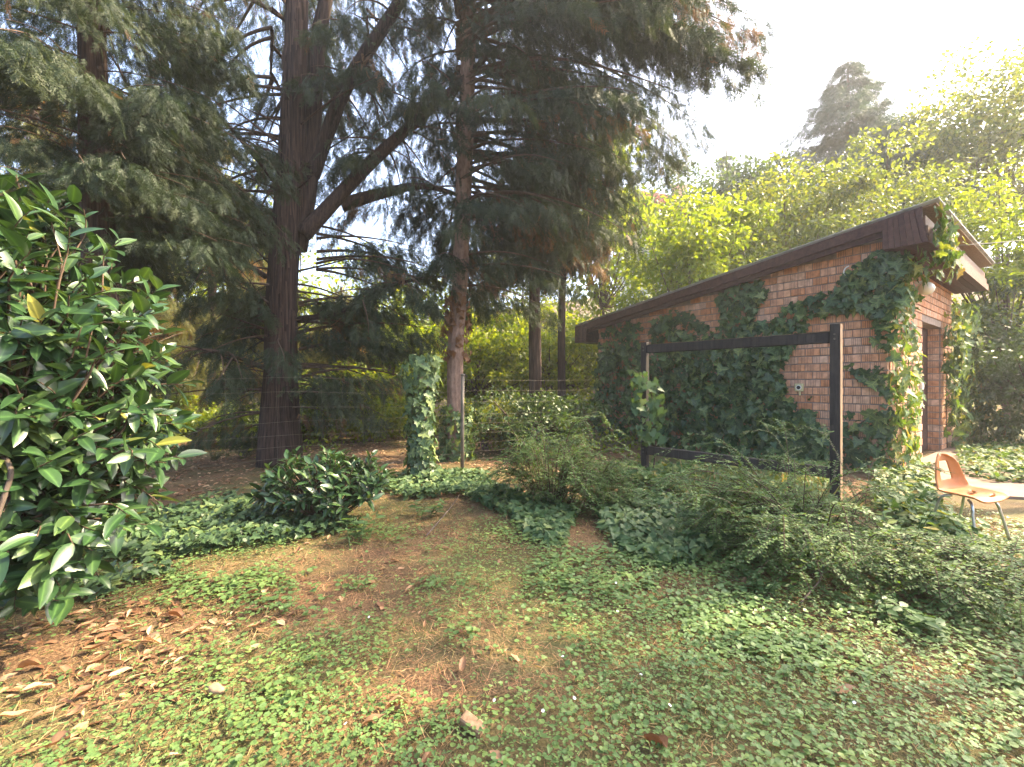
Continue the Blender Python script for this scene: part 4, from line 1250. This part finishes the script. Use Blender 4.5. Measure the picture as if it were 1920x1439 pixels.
tree_at('bright bush filling the gap between the forked trunk and the ivy post', 690, 690, 875, 11.8, 190, 6000, 'bright', .12, bc, 55, clr=.28)
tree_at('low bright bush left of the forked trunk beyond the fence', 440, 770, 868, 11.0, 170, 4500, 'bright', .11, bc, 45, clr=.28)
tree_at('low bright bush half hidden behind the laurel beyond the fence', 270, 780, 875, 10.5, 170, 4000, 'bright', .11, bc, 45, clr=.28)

# -- far spruces
def spruce(label, px, ytop, ybot, Y, wpx, n):
    x = (px-960)/F*Y; zt = CAMH+(719.5-ytop)/F*Y; g = float(terrain(x, Y)); H = zt-g; w = wpx/2/F*Y
    br = []
    for k in range(300):
        u = (int(R.rand()**.85*24)+R.uniform(-.12, .12))/24; z = g+H*(.25+.74*u); L = max(.15, w*(1-u)*R.uniform(.75, 1.1)+.12)
        br.append(dict(o=(x, Y, z), az=R.rand()*6.28, L=L, rise=.05, droop=.12, nowood=True))
    conifer(label, (x, Y, g), [(x, Y, g-.2), (x, Y, g+H*.5), (x, Y, zt)], [.3, .2, .03], br, n, 'spruce', 'bark_grey', (.42, .75), True, (), 0, .3, name='spruce_tree', inner=.0)
spruce('tall pointed blue green spruce on the hill above the shed', 1590, 100, 300, 27, 560, 22000)
spruce('small spruce top left of the tall pointed spruce', 1362, 275, 330, 30, 70, 1600)

# -- trees beside the garden (right of the view) whose crowns shade the lawn
off = 'shade trees beside the lawn'
broadleaf('walnut tree shading the lawn from the right', (12.2, 6.8, 0), (11.8, 7.1, 11.2), (2.4, 2.4, 3.4), 4200, 'mid', .22, .2, 24, grp=off, clr=.23)
broadleaf('second walnut tree shading the near lawn beside the paving', (11.0, 4.2, 0), (10.6, 4.5, 8.6), (1.8, 1.4, 2.6), 1500, 'mid', .22, .18, 12, grp=off, clr=.28)

# ------------------------------------------------------------------ house roof among the trees
hx, hy = (1275-960)/F*31, 31.0; hz = float(terrain(hx, hy))
hs = empty('house', (hx, hy, hz), 'distant house with a red tiled roof glimpsed between the trees', 'house', rz=rad(18))
rz = CAMH+(719.5-375)/F*31-hz
MB().box((-3.2, -3, -.3), (3.2, 3, rz-2.2)).build('wall', M['plaster'], hs)
rf = MB(); rf.add([[-3.6, -3.6, rz-2.6], [3.6, -3.6, rz-2.6], [3.6, 0, rz], [-3.6, 0, rz], [3.6, 3.6, rz-2.6], [-3.6, 3.6, rz-2.6], [-3.6, -3.6, rz-2.45], [3.6, -3.6, rz-2.45], [3.6, 0, rz+.15], [-3.6, 0, rz+.15], [3.6, 3.6, rz-2.45], [-3.6, 3.6, rz-2.45]], [[0, 1, 2, 3], [3, 2, 4, 5], [6, 9, 8, 7], [9, 11, 10, 8], [0, 6, 7, 1], [4, 10, 11, 5], [0, 3, 9, 6], [3, 5, 11, 9], [1, 7, 8, 2], [2, 8, 10, 4]])
rfo = rf.build('roof', M['tile'], hs)
tl = MB()
for j in range(14):
    u = j/14
    for i in range(24):
        x = -3.55+i*.296; y = -3.62+u*3.6; z = rz-2.44+u*2.6
        tl.tube([(x, y-.02, z+.03), (x, y+.30, z+.22)], [.085, .07], 6)
tl.build('roof_tiles', M['tile'], rfo, kind='stuff')
MB().box((-.4, -.4, rz-.4), (.3, .3, rz+.9)).build('chimney', M['brick'], rfo)
for x in (-1.6, 1.4):
    w = MB().box((x-.5, -3.04, rz-4.2), (x+.5, -3.005, rz-3.0)).build('window', M['white'], hs)
    MB().box((x-.42, -3.06, rz-4.12), (x+.42, -3.045, rz-3.08)).build('pane', M['glass'], w)

# ------------------------------------------------------------------ laurel at the left edge
R.seed(303)
lb = np.array([-2.75, 2.55, 0.0])
lc = np.array([-2.95, 2.50, 1.38]); lr = np.array([.97, .85, 1.32])
e = empty('laurel_bush', lb, 'large glossy laurel bush filling the left edge', 'bush')
tw = MB(); P_ = []; D_ = []; N_ = []
nt_ = 760
for k in range(nt_):
    dvec = rdir(1)[0]
    if dvec[2] < -.9: dvec[2] *= -1
    tip = lc+dvec*lr*(R.uniform(.45, .8) if k % 3 == 0 else R.uniform(.78, 1.04))
    start = lc*.6+lb*.4+R.normal(0, .12, 3)
    outward = unit((tip-lc)/lr)
    din = unit(outward*.8+np.array([.25, -.1, .15])+R.normal(0, .25, 3))
    start = start*.45+tip*.55 if k % 9 else start
    path = curve([start, (start+tip)/2+[0, 0, .03], tip-din*.16, tip], 2)
    tw.tube(path-lb, np.linspace(.008, .003, len(path)), 4, False)
    m_ = R.randint(7, 12)
    for j in range(m_):
        u = j/m_
        p_ = tip-din*(.02+.30*u)
        ang = j*2.4+R.rand()*.5
        s1 = unit(np.cross(din, [0, 0, 1.0])); s2 = np.cross(s1, din)
        rad_ = s1*math.cos(ang)+s2*math.sin(ang)
        dl_ = unit(din*(.75-.35*u)+rad_*.8+np.array([0, 0, -.1+.15*R.rand()]))
        nl_ = unit(din*.4+np.array([0, 0, 1.0])+R.normal(0, .30, 3)-rad_*.3)
        P_.append(p_); D_.append(dl_); N_.append(nl_)
pos = np.array(P_); D_ = np.array(D_); N_ = np.array(N_)
tw.build('branches', M['twig'], e, True, kind='stuff')
leaf_plant(e, LAUREL, frames(D_, N_), pos, R.uniform(.085, .185, len(pos)), M['laurel'], lb, 300)
MB().tube(curve([P(-20, 1010, 1.95), P(8, 930, 2.0), P(20, 880, 2.05), P(-5, 840, 2.2)], 5)-lb, .010, 8).build('branch', M['bark_grey'], e, True)

# small laurel by the ground ivy
def rosette_bush(name, label, base, c, r, ntw, leaf, mat, nparts, cat='bush', tpl=LAUREL, per=(6, 10), up=.3):
    base = np.asarray(base, float); c = np.asarray(c, float); r = np.asarray(r, float)
    e = empty(name, base, label, cat); tw = MB(); P_ = []; D_ = []; N_ = []
    for k in range(ntw):
        dv = rdir(1)[0]; dv[2] = abs(dv[2])*.9-.15
        tip = c+unit(dv)*r*R.uniform(.6, 1.05)
        din = unit(unit(dv)*.7+[0, 0, up]+R.normal(0, .25, 3))
        path = curve([base+R.normal(0, .05, 3)*[1, 1, 0], (base+tip)/2, tip-din*.08, tip], 4)
        tw.tube(path-base, np.linspace(.009, .003, len(path)), 5, False)
        m_ = R.randint(*per)
        for j in range(m_):
            u = j/m_; ang = j*2.4+R.rand()*.5
            s1 = unit(np.cross(din, [.1, 0, 1.0])); s2 = np.cross(s1, din); q = s1*math.cos(ang)+s2*math.sin(ang)
            P_.append(tip-din*(.01+.17*u)); D_.append(unit(din*(.75-.35*u)+q*.8)); N_.append(unit(din*.5+np.array([0, 0, .8])+R.normal(0, .2, 3)-q*.3))
    tw.build('branches', M['twig'], e, True, kind='stuff')
    pos = np.array(P_)
    leaf_plant(e, tpl, frames(np.array(D_), np.array(N_)), pos, R.uniform(.75, 1.25, len(pos))*leaf, M[mat], base, nparts)
    return e
rosette_bush('laurel_bush', 'low dark glossy laurel bush in front of the forked trunk', (-2.0, 4.9, 0), (-2.02, 4.9, .34), (.74, .5, .48), 170, .115, 'laurel', 300)

# ------------------------------------------------------------------ small leaved shrubs with arching sprays
R.seed(404)
def arching_shrub(name, label, base, canes, leaf, mat, step=.02, thick=.006, tpl=TINY, seed_pts=None, cat='shrub'):
    """canes: list of polylines in world space; leaves in two rows along canes and their side shoots"""
    base = np.asarray(base, float); e = empty(name, base, label, cat)
    tw = MB(); P_ = []; D_ = []; N_ = []; Rn = []
    def leafy(path, dens, hue):
        seg = np.linalg.norm(np.diff(path, axis=0), axis=1); L = seg.sum(); cum = np.concatenate([[0], np.cumsum(seg)])
        n = max(3, int(L/dens)); u = np.linspace(.12*L, L, n)
        p = np.stack([np.interp(u, cum, path[:, c]) for c in range(3)], 1)
        t = unit(np.gradient(p, axis=0)); s = unit(np.cross(t, np.tile([0, 0, 1.0], (n, 1))+rdir(n)*.3))
        sg = np.where(np.arange(n) % 2, 1., -1.)[:, None]
        P_.append(p); D_.append(unit(t*.5+s*sg*.9+rdir(n)*.25)); N_.append(unit(np.tile([0, 0, 1.0], (n, 1))+rdir(n)*.5))
        Rn.append(np.clip(hue+R.rand(n)*.5, 0, 1))
    for cn in canes:
        c = curve(cn, 6)
        tw.tube((c-base)[::2], np.linspace(thick, .0018, len(c[::2])), 4, False)
        hue = R.rand()*.45
        leafy(c, step, hue)
        for k in range(R.randint(5, 10)):
            i = R.randint(len(c)//4, len(c)-2); t = unit(c[i+1]-c[i])
            s = unit(np.cross(t, [0, 0, 1.0])+R.normal(0, .2, 3))*(1 if k % 2 else -1)
            Ls = R.uniform(.10, .28)
            q = c[i]; sp = curve([q, q+(t*.6+s*.7+[0, 0, .15])*Ls*.5, q+(t*.8+s*.9+[0, 0, -.05])*Ls], 4)
            tw.tube(sp[::2], np.linspace(.003, .001, len(sp[::2])), 3, False) if False else tw.tube((sp-base)[::2], np.linspace(.003, .001, len(sp[::2])), 3, False); leafy(sp, step*.8, hue)
    tw.build('branches', M['twig'], e, True, kind='stuff')
    pos = np.concatenate(P_); n = len(pos)
    foliage('foliage', tpl, frames(np.concatenate(D_), np.concatenate(N_)), pos-base, R.uniform(.7, 1.2, n)*leaf, np.concatenate(Rn), M[mat], e)
    return e
def dome_canes(c, r, h, n, az=(0, 2*math.pi), lean=(0, 0)):
    out = []
    for k in range(n):
        a = R.uniform(*az); lg = R.rand() < .16; L = r*(R.uniform(1.15, 1.6) if lg else R.uniform(.5, 1.1)); hh = h*(R.uniform(.9, 1.45) if lg else R.uniform(.35, 1.05))
        d = np.array([math.cos(a), math.sin(a), 0])
        b = np.array([c[0], c[1], 0])+d*R.uniform(0, .35)*r
        out.append([b, b+d*L*.3+[lean[0]*.3, lean[1]*.3, hh*.75], b+d*L*.7+[lean[0]*.7, lean[1]*.7, hh], b+d*L*1.05+[lean[0], lean[1], hh*R.uniform(.55, .95)]])
    return out
can = dome_canes((2.75, 4.0), .9, .52, 95)+dome_canes((3.2, 3.5), .75, .26, 70)+dome_canes((2.35, 3.95), .7, .45, 45)+dome_canes((2.75, 4.45), .8, .8, 14, lean=(-.1, .1))
def clear_of_chair(cn):
    c = curve(cn, 4)
    return not np.any((c[:, 0]/c[:, 1] > .86) & (c[:, 2] > CAMH-.335*c[:, 1]))
can = [cn for cn in can if clear_of_chair(cn)]
arching_shrub('arching_shrub', 'sprawling small leaved shrub with arching sprays at the foot of the timber frame', (3.1, 4.0, 0), can, .034, 'shrub', .0150)
can = dome_canes((.5, 5.6), .68, .8, 85)+dome_canes((1.0, 5.6), .45, .45, 45)
arching_shrub('arching_shrub', 'small leaved shrub before the fence left of the timber frame', (.7, 5.6, 0), can, .036, 'shrub', .0165)
# long pale shoots reaching past the frame
can = [[np.array([3.35, 4.3, .35]), np.array([3.6, 4.5, .75]), np.array([3.95, 4.5, .70]), np.array([4.35, 4.45, .62])], [np.array([2.9, 4.4, .4]), np.array([2.85, 4.8, .85]), np.array([2.8, 5.0, .98]), np.array([2.6, 5.1, .95])], [np.array([3.2, 4.2, .4]), np.array([3.3, 4.7, .9]), np.array([3.25, 5.0, 1.02]), np.array([3.1, 5.2, .95])]]
arching_shrub('arching_shrub', 'long pale thin shoots arching out beside the right post of the frame', (3.2, 4.3, 0), can, .024, 'shrub', .012, .004)
# upright weeds in the shrub
def weed(label, base, n, h, leaf, mat='clover', grp='upright weeds at the edge of the shrub'):
    base = np.asarray(base, float); e = empty('weed', base, label, 'weed', grp)
    P_ = []; D_ = []; N_ = []; st = MB()
    for k in range(n):
        lean = R.normal(0, .12, 2); b = R.normal(0, .06, 2)
        c = np.array([[b[0], b[1], 0], [b[0]+lean[0]*.5, b[1]+lean[1]*.5, h*.5], [b[0]+lean[0], b[1]+lean[1], h*R.uniform(.8, 1.1)]])
        st.tube(c, [.004, .003, .002], 5, False)
        m_ = R.randint(10, 16)
        for j in range(m_):
            u = .2+.8*j/m_; p_ = np.array([np.interp(u, [0, .5, 1], c[:, i]) for i in range(3)]); a = j*1.57+R.rand()*.4
            P_.append(p_); D_.append([math.cos(a), math.sin(a), .25-.3*R.rand()]); N_.append([0, 0, 1]+R.normal(0, .25, 3))
    st.build('stem', M['clover'], e, True)
    pos = np.array(P_)+base
    leaf_plant(e, OVAL, frames(np.array(D_), unit(np.array(N_))), pos, R.uniform(.6, 1.2, len(pos))*leaf, M[mat], base, 120)
weed('upright weed with pointed leaves in the middle of the sprawling shrub', (2.95, 3.55, .12), 5, .46, .085, 'ivy_light')
weed('upright weed with pointed leaves at the left end of the sprawling shrub', (2.02, 3.75, .05), 4, .42, .08, 'ivy_light')
weed('pale round leaved weed below the left end of the sprawling shrub', (1.75, 3.12, 0), 5, .16, .075, 'clover')
weed('yellow green weed patch lit by the sun below the sprawling shrub', (2.45, 2.78, 0), 8, .12, .085, 'clover')
weed('pale leafy weed before the low dark laurel bush', (-1.42, 4.3, 0), 5, .24, .09, 'clover')
weed('whitish green weed between the laurel bush and the ivy post', (-1.0, 5.15, 0), 4, .20, .09, 'clover')

# ------------------------------------------------------------------ ground ivy (one mass nobody could count)
R.seed(505)
def ground_ivy(name, label, polys, leaf, mat, hmax=.16):
    pos = []
    for pts, n in polys:
        q = sample_poly(pts, n*2)
        # even density on the ground: thin out far points
        w = np.array([G(a, max(b, 770))[1] for a, b in q]); keep = R.rand(len(q)) < np.clip((w/w.max())**2, .08, 1)
        g = np.array([G(a, max(b, 770)) for a, b in q[keep]])
        h = hmax*(.2+.8*R.rand(len(g)))*(.5+vnoise(g[:, 0]*3, g[:, 1]*3, 9))
        g[:, 2] = terrain(g[:, 0], g[:, 1])+h
        pos.append(g)
    pos = np.concatenate(pos); n = len(pos)
    nn = unit(np.array([0, -.25, 1.0])+rdir(n)*.5); dd = np.stack([R.normal(0, 1, n), R.normal(-.4, 1, n), R.normal(-.2, .25, n)], 1)
    return foliage(name, [IVY, IVYL, IVYL], frames(dd, nn), pos, R.uniform(.65, 1.3, n)*leaf, R.rand(n), M[mat], None, label=label, cat='ivy')
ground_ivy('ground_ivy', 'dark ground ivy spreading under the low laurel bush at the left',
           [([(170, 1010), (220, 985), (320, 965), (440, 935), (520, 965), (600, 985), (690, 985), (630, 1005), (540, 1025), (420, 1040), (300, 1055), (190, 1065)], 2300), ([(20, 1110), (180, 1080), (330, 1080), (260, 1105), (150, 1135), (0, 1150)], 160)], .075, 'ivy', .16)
ground_ivy('ground_ivy', 'grey green ground ivy in tongues before the small leaved shrub in the middle',
           [([(890, 905), (960, 930), (1040, 950), (1085, 965), (1062, 1010), (1040, 1030), (1000, 1015), (960, 975), (880, 940)], 1000), ([(1120, 955), (1200, 930), (1330, 960), (1380, 1010), (1340, 1050), (1270, 1070), (1180, 1050), (1130, 1000)], 1500), ([(700, 915), (780, 890), (900, 890), (940, 940), (860, 935), (760, 940)], 900)], .08, 'ivy_mid', .14)
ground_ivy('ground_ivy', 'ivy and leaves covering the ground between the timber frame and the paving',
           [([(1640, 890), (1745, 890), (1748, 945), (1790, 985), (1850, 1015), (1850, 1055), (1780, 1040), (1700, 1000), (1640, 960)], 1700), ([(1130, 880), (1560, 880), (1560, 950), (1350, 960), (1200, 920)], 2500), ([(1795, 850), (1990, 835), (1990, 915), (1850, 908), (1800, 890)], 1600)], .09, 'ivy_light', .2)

# ------------------------------------------------------------------ lawn cover
R.seed(606)
def ground_pts(n, x0, x1, y0, y1, dens):
    p = np.stack([R.uniform(x0, x1, n), R.uniform(y0, y1, n)], 1)
    k = R.rand(n) < dens(p[:, 0], p[:, 1])
    k &= np.abs(p[:, 0]) < 1.25*p[:, 1]+.3
    return p[k]
def pg(px, py): return G(px, py)[:2]
def blob(x, y, px, py, sx, sy):
    c = pg(px, py); return np.exp(-(((x-c[0])/sx)**2+((y-c[1])/sy)**2))
def d_needle(x, y):      # bare needle patches
    b_ = np.clip(blob(x, y, 900, 1170, .5, .7)+.8*blob(x, y, 700, 1060, .6, .6)+.8*blob(x, y, 800, 960, .8, .8)+.8*blob(x, y, 1090, 1000, .25, .7)+.7*blob(x, y, 640, 1120, .3, .5)+.8*blob(x, y, 930, 1250, .32, .28), 0, 1)
    return np.clip(b_*(.5+1.2*sstep(.38, .6, vnoise(x*2.6, y*2.6, 66, 3))), 0, 1)
def d_litter(x, y):
    return np.clip(blob(x, y, 60, 1330, .6, .55)+.9*blob(x, y, 250, 1180, .7, .35)+.8*blob(x, y, -100, 1250, .8, .6), 0, 1)
def d_clover(x, y):
    v = vnoise(x*2.2+4, y*2.2, 21, 4)
    base = sstep(.37, .54, v+.08*sstep(-.9, .9, x-.1)+.17*sstep(3.0, 1.9, y))
    return np.clip(base*(1-.95*d_needle(x, y))*(1-.9*d_litter(x, y))*sstep(5.4, 4.2, y), 0, 1)*.95+.03
p = ground_pts(112000, -5, 5.5, 1.5, 5.6, d_clover)
p = p[R.rand(len(p)) < np.clip(1.35-.17*p[:, 1], .3, 1)]
n = len(p)
h = .018+.055*R.rand(n)*(.4+vnoise(p[:, 0]*4, p[:, 1]*4, 5))
pos = np.stack([p[:, 0], p[:, 1], terrain(p[:, 0], p[:, 1])+h], 1)
nn = unit(np.array([0, -.05, 1.0])+rdir(n)*.35); dd = np.stack([R.normal(0, 1, n), R.normal(0, 1, n), 0*h], 1)
rn = np.clip(.6*vnoise(p[:, 0]*1.3, p[:, 1]*1.3, 41)+.5*R.rand(n)**1.3, 0, 1)
foliage('clover', [ROUND, ROUND, TREFOIL, IVYL, DIAM], frames(dd, nn), pos, R.uniform(.017, .036, n)*(.75+.7*sstep(.35, .75, vnoise(p[:, 0]*1.5, p[:, 1]*1.5, 8))), rn, M['clover'], None, label='clover and round leaved weeds carpeting the lawn', cat='clover')
# grass
def d_grass(x, y):
    v = vnoise(x*1.6, y*1.6, 77, 3)
    return np.clip(sstep(.30, .55, v+.25*blob(x, y, 420, 1300, .9, .6)+.3*blob(x, y, 1700, 1350, .7, .5)+.25*blob(x, y, 560, 1130, .8, .5))*(1-.8*d_needle(x, y)), 0, 1)*(1-.3*d_litter(x, y))+.06
p = ground_pts(140000, -5, 5.5, 1.45, 6.0, d_grass); n = len(p)
pos = np.stack([p[:, 0], p[:, 1], terrain(p[:, 0], p[:, 1])], 1)
dd = np.stack([R.normal(0, .8, n), R.normal(0, .8, n), R.uniform(.0, .7, n)**1.5], 1); nn = unit(np.array([0, 0, .6])+rdir(n)*.6)
foliage('grass', BLADE, frames(dd, nn), pos, R.uniform(.025, .08, n), R.rand(n), M['grass'], None, label='thin uneven grass of the lawn', cat='grass')
# long grass under the frame
q = sample_poly([(1250, 905), (1420, 890), (1560, 930), (1540, 1000), (1400, 1010), (1300, 970)], 1500)
p = np.array([G(a, b)[:2] for a, b in q]); n = len(p)
pos = np.stack([p[:, 0], p[:, 1], terrain(p[:, 0], p[:, 1])], 1)
dd = np.stack([R.normal(0, .5, n), R.normal(0, .5, n), R.uniform(.6, 1.3, n)], 1)
foliage('long_grass', BLADE, frames(dd, unit(rdir(n)+[0, 0, .3])), pos, R.uniform(.15, .42, n)*[1], R.rand(n)*.8, M['grass'], None, label='long arching grass growing below the timber frame', cat='grass')
# needles
def d_need(x, y): return np.clip(.18+.9*d_needle(x, y)+.25*(vnoise(x*2, y*2, 55) > .52), 0, 1)*sstep(7.5, 5, y)
p = ground_pts(90000, -5, 5, 1.45, 7.0, d_need); n = len(p)
pos = np.stack([p[:, 0], p[:, 1], terrain(p[:, 0], p[:, 1])+.003+.015*R.rand(n)], 1)
dd = np.stack([R.normal(0, 1, n), R.normal(0, 1, n), R.normal(0, .22, n)], 1)
foliage('needle_litter', NEEDLE, frames(dd, unit(np.array([0, 0, 1.])+rdir(n)*.3)), pos, R.uniform(.03, .10, n), R.rand(n), M['needle'], None, label='red brown fallen conifer needles and twigs on the lawn', cat='needles')
# leaf litter
p = ground_pts(16000, -5, 0, 1.3, 4.5, lambda x, y: np.clip(d_litter(x, y), 0, 1)**1.5*.42*sstep(.3, .6, vnoise(x*3, y*3, 14))+.012); n = len(p)
pos = np.stack([p[:, 0], p[:, 1], terrain(p[:, 0], p[:, 1])+.004+.02*R.rand(n)], 1)
dd = np.stack([R.normal(.8, 1, n), R.normal(.4, 1, n), R.normal(0, .12, n)], 1)
foliage('leaf_litter', [strip_leaf(1, .34, 4, .3, -.12), strip_leaf(1, .26, 4, .5, .2), OVAL], frames(dd, unit(np.array([0, 0, 1.])+rdir(n)*.4)), pos, R.uniform(.035, .10, n), R.rand(n), M['dryleaf'], None, label='layer of narrow dry brown leaves under the laurel', cat='leaves')
# litter and needles under the trees beyond the fence
p = np.stack([R.uniform(-9, 2.5, 9000), R.uniform(6, 13, 9000)], 1); n = len(p)
pos = np.stack([p[:, 0], p[:, 1], terrain(p[:, 0], p[:, 1])+.01], 1)
dd = np.stack([R.normal(0, 1, n), R.normal(0, 1, n), R.normal(0, .2, n)], 1)
foliage('woodland_litter', DIAM, frames(dd, unit(np.array([0, 0, 1.])+rdir(n)*.4)), pos, R.uniform(.04, .11, n), R.rand(n), M['dryleaf'], None, label='dry brown litter covering the ground beyond the fence', cat='leaves')
# undergrowth beyond the fence
p = np.concatenate([np.stack([R.uniform(-12, 3, 8000), R.uniform(9.0, 17, 8000)], 1), np.stack([R.uniform(-16, 16, 15000), R.uniform(14, 27, 15000)], 1)])
p = p[(vnoise(p[:, 0]*.7, p[:, 1]*.7, 91) > .50) | (p[:, 1] > 15)]; n = len(p)
pos = np.stack([p[:, 0], p[:, 1], terrain(p[:, 0], p[:, 1])+R.rand(n)**1.5*.5], 1)
foliage('undergrowth', TINY, frames(rdir(n), unit(np.array([0, 0, .8])+rdir(n)*.8)), pos, R.uniform(.06, .15, n), R.rand(n), M['bright'], None, label='low leafy undergrowth beneath the trees beyond the fence', cat='undergrowth')

# single dry leaves on the lawn
def dry(px, py, size, rz, k, label, grp=None, col=None):
    g = G(px, py); o = bpy.data.objects.new('dry_leaf', DRY[k % 7])
    o.location = (g[0], g[1], float(terrain(g[0], g[1]))+.03); o.rotation_euler = (R.normal(0, .25), R.normal(0, .25), rz); o.scale = (size,)*3
    link(o); tag(o, label, 'leaf', grp)
dry(478, 1182, .12, .2, 0, 'curled reddish brown dry leaf on the grass right of the leaf litter')
dry(560, 1040, .12, 1.4, 1, 'upright brown dry leaf at the edge of the dark ground ivy')
dry(1588, 1312, .12, .4, 2, 'torn pale pinkish dry leaf among the clover at the lower right')
dry(868, 1258, .085, 1.9, 3, 'narrow tan dry leaf standing in the middle of the lawn')
dry(745, 1333, .10, .3, 4, 'thin pale dry leaf left of the wood block on the lawn')
dry(700, 1362, .11, .1, 5, 'flat tan dry leaf in the clover at the bottom middle')
dry(1228, 1412, .11, 2.0, 6, 'pinkish dry leaf in the clover near the bottom edge')
dry(795, 1098, .11, .4, 0, 'pale tan dry leaf on the red brown needles')
dry(1398, 1104, .11, .9, 1, 'orange brown dry leaf beside the pale round leaved weed')
dry(365, 1190, .13, .8, 2, 'pinkish dry leaf leaning at the edge of the leaf litter')
dry(470, 1125, .12, .2, 3, 'tan dry leaf on the grass below the dark ground ivy')
for k, (a, b) in enumerate([(60, 1210), (120, 1265), (180, 1225), (235, 1215), (285, 1210), (70, 1300), (150, 1310), (95, 1350), (30, 1360), (200, 1240), (255, 1180), (330, 1160), (20, 1280), (110, 1400), (160, 1180), (45, 1420), (220, 1270), (140, 1345), (60, 1255), (300, 1130)]):
    dry(a+R.uniform(-8, 8), b+R.uniform(-6, 6), R.uniform(.075, .12), R.uniform(-.4, 1.2), k, 'large narrow brown dry leaf in the litter below the laurel at the lower left', 'large dry leaves in the leaf litter')
# stone and wood block
g = G(405, 1303)
st = MB(); uvsphere(st, (0, 0, 0), 1, 14, 9)
V = np.concatenate(st.v); V = V*[.052, .026, .02]*(1+.10*np.sin(V[:, :1]*4+V[:, 1:2]*5))
o = obj('stone', mesh_np('stone', V, st.q[0], M['stone'], None, True), label='smooth oval tan stone on the grass at the lower left', cat='stone')
o.location = (g[0], g[1], .030); o.rotation_euler = (0, .1, -.25)
g = G(886, 1373)
o = MB().bevbox((-.055, -.026, -.02), (.055, .026, .02), .006).build('wood_block', M['raw_wood'], label='short tan block of wood lying in the clover at the bottom middle', cat='wood block')
o.location = (g[0], g[1], .035); o.rotation_euler = (.25, .2, -.55)
# fallen twigs
for k, (a, b, c_, d_, lab) in enumerate([(800, 1010, 865, 930, 'thin bare twig lying on the needles before the ivy post'), (1440, 1020, 1390, 1040, 'short fallen twig beside the ground ivy in the middle'), (1500, 1140, 1545, 1080, 'pale bare stick poking out below the sprawling shrub'), (1800, 1120, 1850, 1085, 'bare stick at the right end of the sprawling shrub')]):
    p0 = G(a, b); p1 = G(c_, d_); mid = (p0+p1)/2
    MB().tube(curve([p0+[0, 0, .03], mid+[.05, 0, .08], p1+[0, 0, .12 if k > 1 else .05]], 5), np.linspace(.007, .004, 11), 6).build('twig', M['bark_grey'], smooth=True, label=lab, cat='twig')
# daisies
def daisy_mesh():
    mb = MB(); T = []; V = []
    for k in range(9):
        a = k*2*math.pi/9; c, s = math.cos(a), math.sin(a)
        q = np.array([[.1, -.06, 0], [.6, -.16, .12], [1, 0, .16], [.6, .16, .12], [.1, .06, 0]])
        w = np.stack([q[:, 0]*c-q[:, 1]*s, q[:, 0]*s+q[:, 1]*c, q[:, 2]], 1); b = len(V); V += list(w); T += [[b, b+1, b+3], [b, b+3, b+4], [b+1, b+2, b+3]]
    return mesh_np('daisy', np.array(V)*.009, np.array(T), M['petal'])
DM = daisy_mesh()
for k, (a, b) in enumerate([(692, 1177), (927, 1340), (1018, 1361), (1055, 1254), (1158, 1166), (1155, 1110), (1202, 1290), (1256, 1350), (1592, 1168), (1602, 1345), (648, 1386), (1077, 1336)]):
    g = G(a, b); o = bpy.data.objects.new('daisy', DM); o.location = (g[0], g[1], .065); o.rotation_euler = (R.normal(0, .3)+.3, R.normal(0, .3), 0); link(o)
    tag(o, 'tiny white flower standing in the clover lawn', 'flower', 'white flowers in the lawn')

# ------------------------------------------------------------------ hazy air
V = [(-70, -9, -1.2), (70, -9, -1.2), (70, 70, -1.2), (-70, 70, -1.2), (-70, -9, 30), (70, -9, 30), (70, 70, 30), (-70, 70, 30)]
m = bpy.data.materials.new('haze_air'); m.use_nodes = True; nt = m.node_tree
for q in list(nt.nodes):
    if q.type != 'OUTPUT_MATERIAL': nt.nodes.remove(q)
hv = nt.nodes.new('ShaderNodeVolumePrincipled')
hv.inputs['Density'].default_value = .0016
hv.inputs['Color'].default_value = (.96, .96, .97, 1)
hv.inputs['Anisotropy'].default_value = .35
nt.links.new(hv.outputs[0], nt.nodes['Material Output'].inputs['Volume'])
MB().add(V, [[3, 2, 1, 0], [4, 5, 6, 7], [0, 1, 5, 4], [1, 2, 6, 5], [2, 3, 7, 6], [3, 0, 4, 7]]).build('haze', m, kind='stuff')
